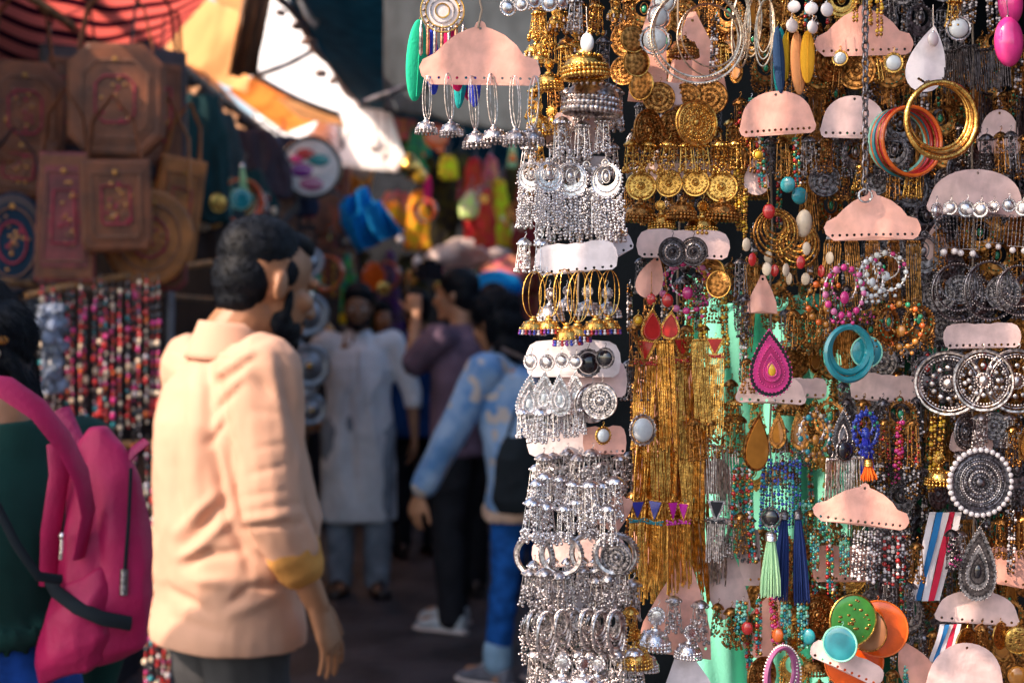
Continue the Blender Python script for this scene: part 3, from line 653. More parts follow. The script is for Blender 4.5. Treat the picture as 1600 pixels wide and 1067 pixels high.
row('c_oxi', 985, 1002, 2, 560, 1.58, 'dark metal cluster earring', 'between the silver column and gold tassels')
row('c_brz', 1000, 1140, 6, 645, 1.57, 'bronze cluster earring', 'in the middle of the gold column')
card('bar', 1048, 745, 120, 60, 1.62, cS, 'salmon card behind the lower gold tassels', holes=0)
card('dome', 1112, 742, 70, 60, 1.63, cP, 'pale pink card right of the lower gold tassels', holes=0)
row('t_gold', 1010, 1090, 5, 660, 1.58, 'gold chain tassel earring', 'above the stone tassels', jit=3)
row('t_blue', 997, 1024, 2, 774, 1.55, 'gold tassel earring with blue stone', 'in the lower gold column')
row('t_fuch', 1048, 1070, 2, 774, 1.55, 'gold tassel earring with fuchsia stone', 'in the lower gold column')
place('t_goldred', 1034, 760, 1.58, 'gold tassel earring between the blue and fuchsia stones')
row('t_gold', 1014, 1086, 4, 780, 1.585, 'thin gold chain tassel earring', 'behind the fuchsia and blue stones')
place('t_black', 1120, 774, 1.55, 'silver tassel earring with black triangular stone')
row('t_silver', 1105, 1140, 3, 690, 1.58, 'silver chain tassel earring', 'above the black triangular stone')
card('bell', 1062, 950, 120, 150, 1.56, cS, 'salmon triangular card below the gold tassels', holes=4, tilt=6)
card('bar', 1130, 905, 60, 120, 1.60, cP, 'narrow pink card slanting right of the triangular card', holes=0, tilt=-18)
place('j_sil_m', 1028, 938, 1.52, 'silver tiered bell earring at left on the triangular card')
place('j_sil_m', 1078, 968, 1.51, 'silver tiered bell earring at right on the triangular card')
place('j_sil_m', 1010, 985, 1.53, 'low silver bell earring at the bottom left of the triangular card')
row('c_ant', 1052, 1096, 2, 925, 1.53, 'antique silver cluster earring', 'on the triangular card')
row('c_grn', 1120, 1160, 3, 940, 1.57, 'green and gold bead cluster', 'low before the mint cloth')
card('bell', 1075, 1075, 110, 130, 1.53, cW, 'lavender white card rising from the bottom edge', holes=0, tilt=-6)
row('s_gold', 1150, 1158, 2, 250, 1.58, 'gold bead strand', 'between the gold and third columns', jit=1)
card('bar', 1050, 660, 120, 120, 1.635, cS, 'large salmon card in the middle behind the long gold tassels', holes=0)
card('bar', 1045, 840, 110, 110, 1.63, cS, 'salmon card behind the blue and fuchsia stone tassels', holes=0)
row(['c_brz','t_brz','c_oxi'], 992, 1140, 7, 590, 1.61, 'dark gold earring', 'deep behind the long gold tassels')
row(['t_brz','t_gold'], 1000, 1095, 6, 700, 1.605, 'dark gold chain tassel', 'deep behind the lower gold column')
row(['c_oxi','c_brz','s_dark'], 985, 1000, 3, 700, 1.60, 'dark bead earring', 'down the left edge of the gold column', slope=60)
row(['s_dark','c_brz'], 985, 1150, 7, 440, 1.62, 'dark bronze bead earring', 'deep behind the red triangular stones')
row(['t_silver','c_ant'], 1098, 1146, 4, 800, 1.59, 'pale silver earring', 'beside the black stone tassel')
row(['c_brz','s_mix','c_oxi'], 1156, 1166, 3, 640, 1.60, 'brown bead earring', 'between the gold and third columns lower down', slope=80)
# third column
row('p_bigpearl', 1240, 1290, 3, 0, 1.53, 'large pearl bead', 'at the top of the third column', jit=5)
row('p_bigpearl', 1238, 1270, 2, 24, 1.54, 'large pearl bead', 'just above the amber feathers', jit=3)
place('l_navy', 1213, 34, 1.55, 'navy feather earring left of the amber feathers', rz=.1); place('l_yel', 1228, 44, 1.56, 'mustard feather earring beside the navy one')
place('l_cop', 1244, 42, 1.555, 'copper feather earring between two amber ones'); place('l_amb', 1262, 40, 1.55, 'amber feather earring at the right of the feather bunch')
place('l_teal', 1220, 36, 1.58, 'teal feather earring tucked behind the navy one')
card('dome', 1214, 176, 120, 70, 1.55, cS, 'salmon domed card under the amber feathers', holes=12, tilt=-2)
row(['c_brz','s_mix','c_oxi'], 1168, 1262, 6, 206, 1.57, 'bronze bead earring', 'under the salmon domed card')
row(['c_red','s_mix'], 1156, 1172, 2, 150, 1.58, 'red and green bead strand', 'at the left of the salmon domed card')
row('s_gold', 1160, 1166, 1, 292, 1.57, 'yellow bead strand', 'down the left of the third column')
place('p_teal', 1232, 270, 1.55, 'turquoise stone pendant under the salmon domed card'); place('p_teal', 1248, 286, 1.56, 'turquoise stone pendant lower and right of another')
place('g_yellow', 1185, 228, 1.54, 'yellow bead earring under the salmon domed card')
card('tear', 1182, 275, 44, 60, 1.58, cP, 'small pink teardrop card left of the turquoise stones', holes=0, tilt=-10)
place('co', 1216, 318, 1.53, 'nested gold hoop earring with cream and red coins')
place('p_red', 1200, 312, 1.52, 'red bead pendant above the nested gold hoop')
place('p_tan', 1258, 322, 1.545, 'cream oval shell pendant right of the nested gold hoop')
place('co', 1250, 340, 1.57, 'second coin earring half hidden behind the nested gold hoop')
card('bell', 1192, 460, 50, 60, 1.56, cS, 'small salmon bell card above the pink teardrop', holes=0)
row(['c_oxi','c_brz'], 1156, 1176, 2, 400, 1.57, 'dark bead cluster', 'left of the coin earring')
row(['c_oxi','s_dark','c_brz'], 1158, 1165, 3, 455, 1.57, 'dark bead earring', 'along the left of the pink teardrop', slope=48)
row(['c_oxi','c_brz','c_grn','c_brz'], 1228, 1268, 4, 480, 1.575, 'bronze cluster earring', 'right of the pink teardrop')
place('d_pink', 1201, 508, 1.50, 'large hot pink teardrop pendant with black border', rz=.08)
card('dome', 1205, 606, 110, 50, 1.56, cP, 'pale pink card under the hot pink teardrop', holes=8)
card('bar', 1262, 606, 60, 32, 1.60, cP, 'small greyish card with white holes right of the teardrop', holes=5)
place('d_amb', 1186, 640, 1.53, 'brown amber teardrop pendant under the hot pink one')
row('d_brz', 1216, 1246, 2, 636, 1.56, 'small bronze teardrop', 'right of the brown amber teardrop')
place('sh_teal', 1274, 638, 1.54, 'orange rimmed oval earring with teal centre')
row('c_oxi', 1222, 1250, 2, 660, 1.57, 'dark cluster earring', 'below the small bronze teardrops')
row('s_blue', 1196, 1240, 3, 715, 1.565, 'blue bead strand earring', 'above the mint thread tassel')
row('s_mix', 1152, 1170, 2, 720, 1.57, 'bronze bead strand', 'left of the mint thread tassel')
row(['c_brz','s_mix'], 1156, 1172, 2, 790, 1.56, 'brown bead cluster', 'left of the mint thread tassel')
place('th_mint', 1205, 822, 1.52, 'mint green thread tassel with silver cap', 'tassel', rz=.1)
row('th_navy', 1226, 1244, 2, 790, 1.55, 'long navy thread tassel', 'right of the mint tassel', cat='tassel')
place('g_dark', 1205, 786, 1.53, 'dark round stone earring above the mint tassel')
card('bar', 1172, 870, 34, 90, 1.60, cP, 'narrow pink card left of the mint tassel', holes=3)
card('tear', 1196, 975, 70, 110, 1.57, cS, 'salmon teardrop card below the mint tassel', holes=0, tilt=15)
row(['s_green','s_mix','s_red','s_green'], 1160, 1250, 5, 930, 1.55, 'green and red bead strand', 'below the mint tassel')
row(['c_grn','s_mix'], 1150, 1180, 3, 955, 1.57, 'green bead cluster', 'at the lower left of the third column')
place('p_orange', 1216, 975, 1.53, 'orange bead pendant below the mint tassel'); place('p_red', 1168, 965, 1.54, 'red bead pendant near the bottom of the third column')
place('o_purp', 1222, 1006, 1.51, 'mauve oval hoop earring at the bottom edge'); place('m_brz_b', 1188, 1020, 1.56, 'bronze disc earring left of the mauve hoop')
row('s_green', 1262, 1285, 2, 770, 1.56, 'green bead strand earring', 'under the left end of the tilted card')
place('p_teal', 1262, 975, 1.54, 'teal stone pendant right of the mauve hoop')
# fourth column
card('cloud', 1350, 48, 156, 78, 1.56, cS, 'orange salmon card behind the chain at the top', holes=11)
row('s_gold', 1334, 1376, 3, -70, 1.54, 'long gold bead strand', 'over the orange salmon card', jit=2)
row(['c_brz','m_brz','c_gold'], 1268, 1300, 2, 60, 1.58, 'bronze bead earring', 'left of the orange salmon card')
row(['h_brz','c_brz','m_brz','c_gold'], 1282, 1420, 6, 76, 1.58, 'aged gold earring', 'under the orange salmon card')
row('g_square', 1314, 1396, 2, 74, 1.55, 'square white stone earring', 'under the orange salmon card')
card('dome', 1335, 182, 106, 68, 1.56, cP, 'pale pink domed card behind the chain', holes=9)
row(['c_brz','c_oxi','h_oxi'], 1290, 1400, 6, 206, 1.58, 'dark bronze earring', 'under the pale pink domed card')
row(['m_oxi_s','c_brz','c_gold'], 1290, 1425, 6, 250, 1.585, 'bronze bead earring', 'above the salmon card with chain hook')
card('tear', 1450, 92, 66, 105, 1.53, cW, 'white teardrop card left of the gold bangles', holes=6, tilt=12)
place('p_bigpearl', 1458, 44, 1.52, 'large brown pearl on the white teardrop card')
place('b_red', 1432, 168, 1.54, 'bunch of orange red and teal beaded bangles', 'bangles', rz=.35, ry=.1)
place('b_gold', 1475, 129, 1.47, 'bunch of shiny gold bangles in front of the red ones', 'bangles', rz=.12)
card('cloud', 1363, 337, 148, 76, 1.50, cS, 'salmon card hooked to the end of the chain', holes=12, rz=-.05)
row('t_brz', 1300, 1425, 5, 370, 1.56, 'aged gold chain tassel', 'under the chain hooked card')
row('sh_pink', 1320, 1325, 1, 406, 1.50, 'pink stone hoop earring', 'under the chain hooked card')
place('sh_clear', 1360, 398, 1.515, 'clear crystal hoop earring overlapping the pink stone hoop')
row('sh_clear', 1384, 1384, 1, 392, 1.53, 'clear crystal hoop earring', 'at the far right of the pink stone hoop')
place('sh_orange', 1288, 430, 1.55, 'amber stone hoop earring left of the pink stone hoop')
row('c_pink', 1300, 1350, 3, 440, 1.54, 'pink bead cluster', 'below the pink stone hoop')
place('o_teal', 1328, 506, 1.50, 'pair of thick teal ring earrings', rz=.2); place('f_teal', 1352, 520, 1.52, 'round teal enamel earring behind the teal rings')
row(['h_brz','sh_orange','h_brz'], 1386, 1436, 3, 468, 1.54, 'amber and bronze oval earring', 'right of the teal rings')
row(['c_grn','c_brz'], 1266, 1290, 2, 470, 1.56, 'green and bronze cluster', 'left of the teal rings')
card('bar', 1388, 606, 120, 44, 1.60, cP, 'greyish pink card below the teal rings', holes=9, tilt=4)
row(['h_brz','c_mix','c_red','c_oxi'], 1300, 1430, 6, 614, 1.565, 'bronze beaded earring', 'below the greyish pink card')
place('sh_blue', 1352, 636, 1.51, 'cobalt blue beaded oval earring'); place('th_blue', 1352, 660, 1.525, 'cobalt blue thread tassel hanging below the blue oval', 'tassel')
place('d_oxi', 1318, 632, 1.52, 'silver drop earring left of the blue oval'); place('g_dark', 1318, 678, 1.515, 'dark navy stone earring left of the blue tassel')
place('th_orange', 1356, 708, 1.505, 'short bright orange thread tassel on the tilted card', 'tassel')
row(['c_red','s_red','c_red'], 1384, 1425, 3, 650, 1.54, 'red bead earring', 'right of the cobalt blue oval')
row(['s_dark','c_pink','s_dark'], 1376, 1432, 4, 690, 1.56, 'dark bead strand earring', 'above the tilted card')
row('t_silver', 1300, 1336, 3, 705, 1.52, 'white tipped chain earring', 'over the tilted card left end', jit=2)
card('cloud', 1349, 789, 152, 66, 1.50, cS, 'tilted salmon card at the middle of the fourth column', tilt=7, holes=12)
row('c_grn', 1268, 1300, 2, 790, 1.54, 'green bead cluster earring', 'under the left end of the tilted card')
row(['s_green','s_mix','s_green'], 1270, 1318, 3, 830, 1.555, 'green bead strand', 'below the tilted card')
row('s_grey', 1348, 1366, 2, 822, 1.52, 'grey silver bead bundle', 'under the tilted card', jit=1)
row('s_pearl', 1392, 1408, 2, 826, 1.53, 'pearl bead bundle', 'under the right end of the tilted card', jit=1)
place('c_brz', 1432, 840, 1.54, 'bronze cluster right of the pearl bead bundle')
card('bar', 1320, 880, 100, 60, 1.59, cS, 'salmon card behind the grey bead bundle', holes=7)
place('m_brz_b', 1280, 920, 1.55, 'round bronze disc earring left of the green disc')
place('f_green', 1336, 922, 1.49, 'round green enamel earring flecked with gold', rz=.15); place('f_orange', 1370, 932, 1.52, 'large orange enamel disc earring behind the green one', rz=-.2)
place('f_brown', 1356, 944, 1.505, 'brown lacquer disc earring between green and orange discs'); place('f_teal', 1315, 972, 1.48, 'small teal disc earring below the green disc')
place('f_orange', 1336, 982, 1.53, 'lower orange enamel disc earring under the teal disc')
card('bar', 1325, 1035, 120, 34, 1.50, cP, 'pale card strip slanting below the teal disc', tilt=26, holes=9)
row(['c_oxi','s_mix'], 1390, 1425, 3, 900, 1.56, 'dark bead earring', 'right of the orange discs')
row(['s_dark','c_brz','s_green'], 1300, 1420, 6, 1035, 1.56, 'dark bead strand', 'at the bottom under the slanting card strip')
card('tear', 1428, 1040, 60, 90, 1.55, cS, 'salmon teardrop card at the bottom edge', holes=3, tilt=-30)
# fifth column
row('t_darkf', 1488, 1560, 4, 66, 1.60, 'dark chain fringe earring', 'above the gold bangles')
row(['c_gold','g_clear'], 1494, 1500, 2, -14, 1.57, 'gold bead earring', 'above the gold bangles', slope=30)
row('s_dark', 1510, 1560, 4, -40, 1.62, 'dark bead strand earring', 'at the top right')
place('p_pink', 1574, 20, 1.50, 'large hot pink pebble pendant at the top right'); place('p_pink', 1576, -34, 1.53, 'second hot pink pebble pendant cut by the top edge')
card('dome', 1562, 205, 70, 70, 1.62, cP, 'small pinkish card right of the gold bangles', holes=0)
row(['c_oxi','c_brz'], 1540, 1600, 4, 200, 1.60, 'dark bead cluster earring', 'right of the gold bangles')
row(['t_darkf','c_brz'], 1540, 1600, 3, 140, 1.62, 'bronze fringe earring', 'above the small pinkish card')
card('dome', 1528, 300, 158, 74, 1.56, cP, 'large pale pink domed card under the gold bangles', holes=0)
row('g_silver', 1464, 1596, 7, 305, 1.545, 'small metal stud', 'along the large pale pink card')
row('mp', 1476, 1598, 4, 318, 1.55, 'filigree panel earring with pearls', 'under the large pale pink card', jit=1)
card('tear', 1462, 380, 40, 60, 1.60, cP, 'small card left of the filigree panels', holes=0)
row(['h_oxi','c_brz'], 1446, 1470, 2, 350, 1.59, 'dark bronze earring', 'left of the filigree panels')
row('o_lilac', 1500, 1592, 3, 408, 1.56, 'grey concentric crescent hoop earring', 'under the filigree panels', rz=.15)
row(['h_oxi','m_oxi_s'], 1470, 1600, 5, 420, 1.60, 'dark oxidised earring', 'behind the concentric hoops')
card('bar', 1535, 524, 120, 40, 1.57, cP, 'pink punched card below the concentric hoops', holes=11)
row('m_wheel', 1480, 1592, 3, 540, 1.545, 'large dark filigree wheel earring', 'under the pink punched card', jit=2)
row(['h_oxired','c_oxi','c_brz'], 1450, 1600, 6, 545, 1.60, 'dark beaded earring', 'behind the filigree wheels')
row('s_gold', 1460, 1474, 2, 640, 1.57, 'yellow gold bead strand', 'left of the pearl rimmed disc')
place('j_gold', 1468, 700, 1.56, 'gold bell earring left of the pearl rimmed disc')
card('dome', 1520, 680, 70, 50, 1.59, cP, 'small pink card above the pearl rimmed disc', holes=0)
row(['m_oxi_s','c_ant'], 1510, 1575, 4, 636, 1.57, 'antique silver earring', 'above the pearl rimmed disc')
place('m_pearl', 1530, 700, 1.50, 'large dark disc earring rimmed with pearls', rz=.1)
row(['c_brz','d_brz'], 1585, 1600, 2, 660, 1.58, 'copper toned earring', 'right of the pearl rimmed disc')
place('d_long', 1532, 815, 1.53, 'long dark filigree teardrop pendant'); row(['c_pink','c_ant'], 1484, 1500, 2, 820, 1.54, 'pearl bead cluster', 'left of the long dark teardrop')
row(['c_brz','s_dark'], 1568, 1600, 3, 800, 1.57, 'dark bronze cluster', 'right of the long dark teardrop')
card('bar', 1576, 885, 70, 60, 1.60, cS, 'orange pink card right of the long dark teardrop', holes=3, tilt=10)
card('dome', 1528, 948, 130, 54, 1.56, cP, 'grey pink card below the long dark teardrop', holes=8, tilt=3)
row(['f_gold','c_brz','f_gold'], 1510, 1590, 4, 970, 1.55, 'gold disc earring', 'under the grey pink card')
card('dome', 1510, 1052, 130, 100, 1.50, cP, 'large pink domed card at the bottom right corner', holes=0)
row(['c_oxi','c_brz'], 1440, 1480, 3, 980, 1.58, 'bronze cluster earring', 'left of the gold disc earrings')
row(['g_amber','c_brz'], 1590, 1600, 2, 1030, 1.56, 'amber stone earring', 'at the bottom right corner')
# striped ribbons
def ribbon(px, py, w, h, lean, d, label):
    mb = MB(); cols = [fab('white_ribbon', (.8,.76,.8)), fab('blue_ribbon', (.03,.2,.5)), fab('white_ribbon'), fab('red_ribbon', (.7,.03,.08)), fab('white_ribbon')]
    for i, c in enumerate(cols):
        x0 = -w/2+w*i/5
        mb.sheet(lambda u, v: (x0+w/5*u+lean*v, 3*math.sin(v*5+x0*.2), -h*v), 2, 10, c)
        mb.sheet(lambda u, v: (x0+w/5*(1-u)+lean*v, .8+3*math.sin(v*5+x0*.2), -h*v), 2, 10, c)
    o = mb.obj('striped_ribbon', None, at(px, py, d), S); tag(o, label, 'ribbon')
ribbon(1478, 800, 50, 140, -34, 1.57, 'white blue and red striped ribbon left of the long dark teardrop')
ribbon(1486, 975, 34, 60, -18, 1.555, 'short tricolour ribbon under the grey pink card')
# back layer that fills the depth of the display
BACK = [(1172,60,'behind the feathers and thin hoops'),(1300,140,'behind the pale pink domed card'),(1440,240,'behind the red bangles'),(1235,420,'behind the coin earring'),
 (1420,420,'right of the crystal hoops'),(1560,120,'behind the hot pink pebbles'),(1440,560,'left of the filigree wheels'),(1400,720,'right of the orange tassel'),(1560,760,'right behind the pearl rimmed disc'),
 (1480,880,'behind the striped ribbon'),(1300,930,'behind the green disc'),(1560,640,'behind the filigree wheels lower edge'),(1040,60,'behind the tall orange card'),(1060,230,'behind the gold discs'),
 (1200,250,'behind the turquoise stones'),(1320,270,'behind the end of the chain'),(1560,260,'behind the large pale pink card'),(1560,860,'behind the long dark teardrop'),(1420,950,'right behind the orange disc'),(1380,470,'deep behind the crystal hoops'),
 (1300,560,'behind the teal rings'),(1380,660,'deep behind the blue oval'),(1240,690,'behind the amber teardrop'),(1500,1030,'behind the large corner card'),(1460,460,'left behind the concentric hoops'),(1500,180,'behind the gold bangles'),(1290,40,'left behind the orange salmon card'),(1560,400,'behind the pearls of the filigree panels'),(1250,890,'behind the navy tassels'),(1420,150,'right of the pale domed card'),(1440,820,'right of the tilted card'),(1580,960,'behind the gold disc earrings'),
 (1450,330,'right of the chain hooked card'),(1430,650,'right of the red bead earrings'),(1440,30,'right of the orange salmon card'),(1560,560,'deep behind the filigree wheels'),(1590,720,'far right of the pearl rimmed disc'),(1350,900,'deep behind the pearl bundles'),(1300,1040,'deep behind the slanting card strip'),(1330,100,'deep behind the orange salmon card'),(1480,760,'left behind the pearl rimmed disc')]
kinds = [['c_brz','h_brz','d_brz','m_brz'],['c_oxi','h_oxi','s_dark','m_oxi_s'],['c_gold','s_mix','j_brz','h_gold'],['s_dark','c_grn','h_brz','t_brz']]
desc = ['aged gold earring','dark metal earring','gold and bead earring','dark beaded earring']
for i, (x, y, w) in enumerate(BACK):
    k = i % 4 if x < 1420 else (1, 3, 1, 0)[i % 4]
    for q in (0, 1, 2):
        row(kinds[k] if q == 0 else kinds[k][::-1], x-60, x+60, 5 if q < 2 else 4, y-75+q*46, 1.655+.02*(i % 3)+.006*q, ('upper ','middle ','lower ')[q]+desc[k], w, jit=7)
# strings, the chain and the rail that carry the display
RAIL_Z = 2.02
for k, (x, why) in enumerate([(905,'behind the silver column'),(1060,'behind the gold column'),(1205,'behind the third column'),(1520,'behind the rightmost column'),(750,'above the large salmon card')]):
    d = 1.64 if x != 750 else 1.44
    p = at(x, 500, d); mb = MB(); zt = RAIL_Z; zb = at(0,1120,d).z if x != 750 else at(0,44,d).z
    mb.tube([(p.x+.002*math.sin(t*3), d, zt+(zb-zt)*t/12) for t in range(13)], .0012, fab('string', (.35,.28,.22)), 6)
    tag(mb.obj('hanging_string'), 'thin string '+why, 'string')
mb = MB(); p = at(1352, 0, 1.49); z = RAIL_Z; i = 0; zb = at(0, 300, 1.49).z
while z > zb:
    mb.ring((0,0,z), .0055, .0013, STEEL if 0 else OXI, 14, 6, rx=.0032, tilt=Matrix.Rotation(R(90*(i % 2)+20),3,'Z')); z -= .0088; i += 1
mb.ring((0,0,zb-.004), .007, .0012, SIL, 16)
o = mb.obj('hanging_chain', None, (p.x, 1.49, 0)); tag(o, 'dark metal link chain hanging in front of the fourth column', 'chain')
mb = MB(); mb.tube([(-.12,1.5,RAIL_Z),(.9,1.5,RAIL_Z)], .012, WOOD, 12); mb.tube([(-.12,1.66,RAIL_Z),(.9,1.66,RAIL_Z)], .012, WOOD, 12)
for k in range(6): mb.tube([(-.1+.19*k,1.43,RAIL_Z+.016),(-.1+.19*k,1.76,RAIL_Z+.016)], .006, STEEL, 8)
mb.tube([(.86,1.7,0),(.86,1.7,2.6)], .02, STEEL, 12)
tag(mb.obj('display_rack'), 'wooden rail rack above the frame that carries the earrings', 'rack')
# mint cloth and the dark back of the stall
mint = fab('mint_cloth', (.28,.86,.68), trans=.3, var=.04); 
def cloth(name, f, nu, nv, m, label, cat, t=.003):
    mb = MB(); mb.sheet(f, nu, nv, m); o = mb.obj(name); md = o.modifiers.new('thick', 'SOLIDIFY'); md.thickness = t; tag(o, label, cat); return o
def mintf(u, v):
    d = 1.80; a = at(1070, 452, d); b = at(1330, 1160, d); x = a.x+(b.x-a.x)*u
    return (x, d+.012*math.sin(u*17+v*2)+.006*math.sin(u*31-v*5), a.z+(b.z-a.z)*v-.006*math.sin(u*6)+(.03*(1-v) if u < .25 else 0)-.012)
cloth('hanging_cloth', mintf, 60, 40, mint, 'mint green cloth hanging behind the gold column', 'cloth')
mb = MB(); a = at(1080, 488, 1.785); b = at(1340, 488, 1.785)
mb.tube([(a.x,1.775,a.z+.03),(a.x+.08,1.778,a.z+.022),(b.x,1.775,a.z-.0)], .0022, fab('green_seam', (.1,.45,.36)), 6); tag(mb.obj('cloth_line'), 'green cord running across the top of the mint cloth', 'cord')
def dkf(u, v):
    d = 1.84; a = at(1325, 540, d); b = at(1560, 1160, d)
    return (a.x+(b.x-a.x)*u, d+.012*math.sin(u*15+v*3), a.z+(b.z-a.z)*v)
cloth('hanging_cloth', dkf, 40, 30, fab('bottle_green_cloth', (.015,.16,.09)), 'bottle green cloth hanging behind the pearl rimmed disc', 'cloth')
stall = fab('stall_black_cloth', (.005,.007,.010), spec=0); 
mb = MB(); mb.box((.045,2.35,0),(1.9,2.40,3.1), stall); mb.box((1.9,1.2,0),(1.95,2.4,3.1), stall)
tag(mb.obj('partition'), 'dark cloth covered back panel behind the earring display', 'partition')
mb = MB(); mb.box((.0,1.9,0),(1.9,2.34,.78), M('stall_table', (.09,.05,.03), .6)); tag(mb.obj('stall_counter'), 'dark wooden counter below the earring display', 'counter')
# unseen strips of cloth added above and in front of the display, outside the frame, throw stripes of shade on its right half
SHADE_STRIP = fab('amber_strip_cloth', (.62,.30,.14), trans=.3); mb = MB(); rn = random.Random(2)
for k in range(10):
    x0 = -.77+.062*k; w = .040+.014*rn.random(); zb = 1.93+.02*math.sin(k*2.1)
    mb.sheet(lambda u, v: V_(x0+w*u, 1.0+.012*math.sin(u*5+v*6+k), 2.92-(2.92-zb)*v), 4, 16, SHADE_STRIP)
mb.tube([(-.8,1.0,2.93),(.45,1.0,2.93)], .01, WOOD, 8); mb.tube([(.42,1.0,2.93),(.86,1.7,2.6)], .01, WOOD, 8)
tag(mb.obj('shade_strips'), 'amber cloth strips added above the earring display to stripe it with shade', 'awning')

mb = MB(); mb.sheet(lambda u, v: V_(-.14+2.1*u, 1.28+1.1*v, 2.34+.25*v+.01*math.sin(u*30)), 30, 6, fab('maroon_shade_cloth', (.06,.02,.02)))  # added out of view, cuts the sky light on the display
tag(mb.obj('shade_roof'), 'unseen dark maroon cloth added over the earring display to block sky light', 'awning').name = 'shade_roof_cloth'
mb = MB(); mb.sheet(lambda u, v: V_(.98+.015*math.sin(u*20), .7+1.4*u, 2.4-1.9*v), 20, 10, fab('maroon_shade_cloth'))  # added sheet outside the frame, dims the right end of the display
tag(mb.obj('side_shade'), 'unseen dark maroon sheet added right of the earring display to darken it', 'curtain')
# ------------------------------------------------------------------ people
def fuse(mb, name, voxel, smooth=4, disp=None):
    """one continuous surface out of overlapping shapes"""
    o = mb.obj('tmp'); m = o.modifiers.new('r', 'REMESH'); m.mode = 'VOXEL'; m.voxel_size = voxel
    if smooth: s = o.modifiers.new('s', 'SMOOTH'); s.factor = .5; s.iterations = smooth
    dg = bpy.context.evaluated_depsgraph_get(); ev = o.evaluated_get(dg)
    me = bpy.data.meshes.new_from_object(ev, depsgraph=dg); me.name = name
    for p in me.polygons: p.use_smooth = True
    if disp:
        n = [v.normal.copy() for v in me.vertices]
        for v, k in zip(me.vertices, n): v.co = v.co+k*disp(v.co)
    old = o.data; bpy.data.objects.remove(o); bpy.data.meshes.remove(old)
    me.materials.clear(); me.materials.append(mb.mats[0]); me.update(); return me
def V(*a): return Vector(a)
def folds(amp, sx=7, sz=2.2, seed=0, lines=()):
    def f(p):
        q = V(p.x*sx+seed, p.y*sx, p.z*sz*2)
        n1 = noise.noise(q); n2 = noise.noise(V(p.x*16+seed, p.y*16, p.z*9+p.x*14))
        d = amp*((1-abs(n1)*2.2)*.8+n2*.55-.2)
        for a, b, w, h in lines:
            ab = b-a; t = max(0, min(1, (p-a).dot(ab)/ab.length_squared)); r = (p-(a+ab*t)).length
            if r < w*3: d += h*math.exp(-(r/w)**2)*math.sin(math.pi*min(1, max(.0, .15+t*.7)))
        return d
    return f
def head_shapes(mb, c, fw, up, m, k=1.0, neck=None):
    fw = fw.normalized(); lf = up.cross(fw).normalized(); up = fw.cross(lf).normalized()
    Rm = Matrix((fw, lf, up)).transposed()
    def P(x, y, z): return c+Rm @ V(x*k, y*k, z*k)
    def E(x, y, z, a, b, d, lv=3): mb.ball(P(x,y,z), k, m, lv, (a,b,d), Rm)
    E(-.01,0,.03,.098,.076,.095); E(.032,0,-.03,.064,.062,.085); E(.045,0,-.088,.04,.042,.028); E(0,0,-.07,.06,.055,.05)
    mb.cap(P(.09,0,.012), P(.112,0,-.032), .010*k, .013*k, m); mb.ball(P(.104,.011,-.036), .009*k, m, 2); mb.ball(P(.104,-.011,-.036), .009*k, m, 2)
    mb.cap(P(.083,.045,.022), P(.09,.008,.022), .010*k, .010*k, m); mb.cap(P(.083,-.045,.022), P(.09,-.008,.022), .010*k, .010*k, m)
    mb.cap(P(.088,.022,-.062), P(.094,-.0,-.060), .007*k, .008*k, m); mb.cap(P(.088,-.022,-.062), P(.094,0,-.060), .007*k, .008*k, m)
    mb.cap(P(.084,.018,-.073), P(.090,-.018,-.073), .008*k, .008*k, m); E(.078,0,-.105,.018,.02,.016,2)
    for s in (-1, 1):
        mb.ball(P(-.008,s*.079,-.008), k, m, 2, (.017,.007,.029), Rm @ Matrix.Rotation(s*-.25,3,'Z')); mb.ball(P(-.006,s*.074,-.026), k*.009, m, 2)
        E(.06,s*.045,-.02,.028,.022,.022,2)
    if neck: mb.cap(P(-.018,0,-.06), neck, .054*k, .06*k, m)
    return P, Rm
def hand_shapes(mb, w, d, n, m, curl=.35, k=1.0, fist=0):
    """w wrist, d along the hand, n palm side, five bent fingers"""
    d = d.normalized(); n = (n-d*n.dot(d)).normalized(); s = d.cross(n).normalized()
    for q, r in ((.0,.021),(.03,.025),(.06,.026),(.085,.024)):
        pass
    mb.loft([(w-d*.01, s*.026*k, n*.021*k), (w+d*.03*k, s*.034*k, n*.019*k), (w+d*.065*k, s*.042*k, n*.017*k), (w+d*.095*k, s*.040*k, n*.013*k)], m, 14)
    for i, L in enumerate((.078,.086,.080,.064)):
        p = w+d*(.085-.004*abs(i-1.2))*k+s*(.031-.0205*i)*k; a = curl*(.8+.15*i)+fist; r = (.0095,.0098,.0092,.0082)[i]*k
        e = d+s*(.20-.13*i)
        for q in (.46,.30,.24):
            dd = (e*math.cos(a)+n*math.sin(a)).normalized(); p2 = p+dd*L*q*k; mb.cap(p, p2, r, r*.92, m, 10); p = p2; r *= .92; a += curl+fist
    p = w+d*.022*k+s*.026*k; e = (d*.75+s*.62+n*.25).normalized()
    for q, r in ((.042,.0135),(.032,.0115),(.024,.010)):
        p2 = p+e*q*k; mb.cap(p, p2, r*k, r*.9*k, m, 10); p = p2; e = (e*.9+d*.35+n*.12*curl).normalized()
def limb(mb, pts, rs, m):
    for a, b, r0, r1 in zip(pts, pts[1:], rs, rs[1:]): mb.cap(a, b, r0, r1, m)
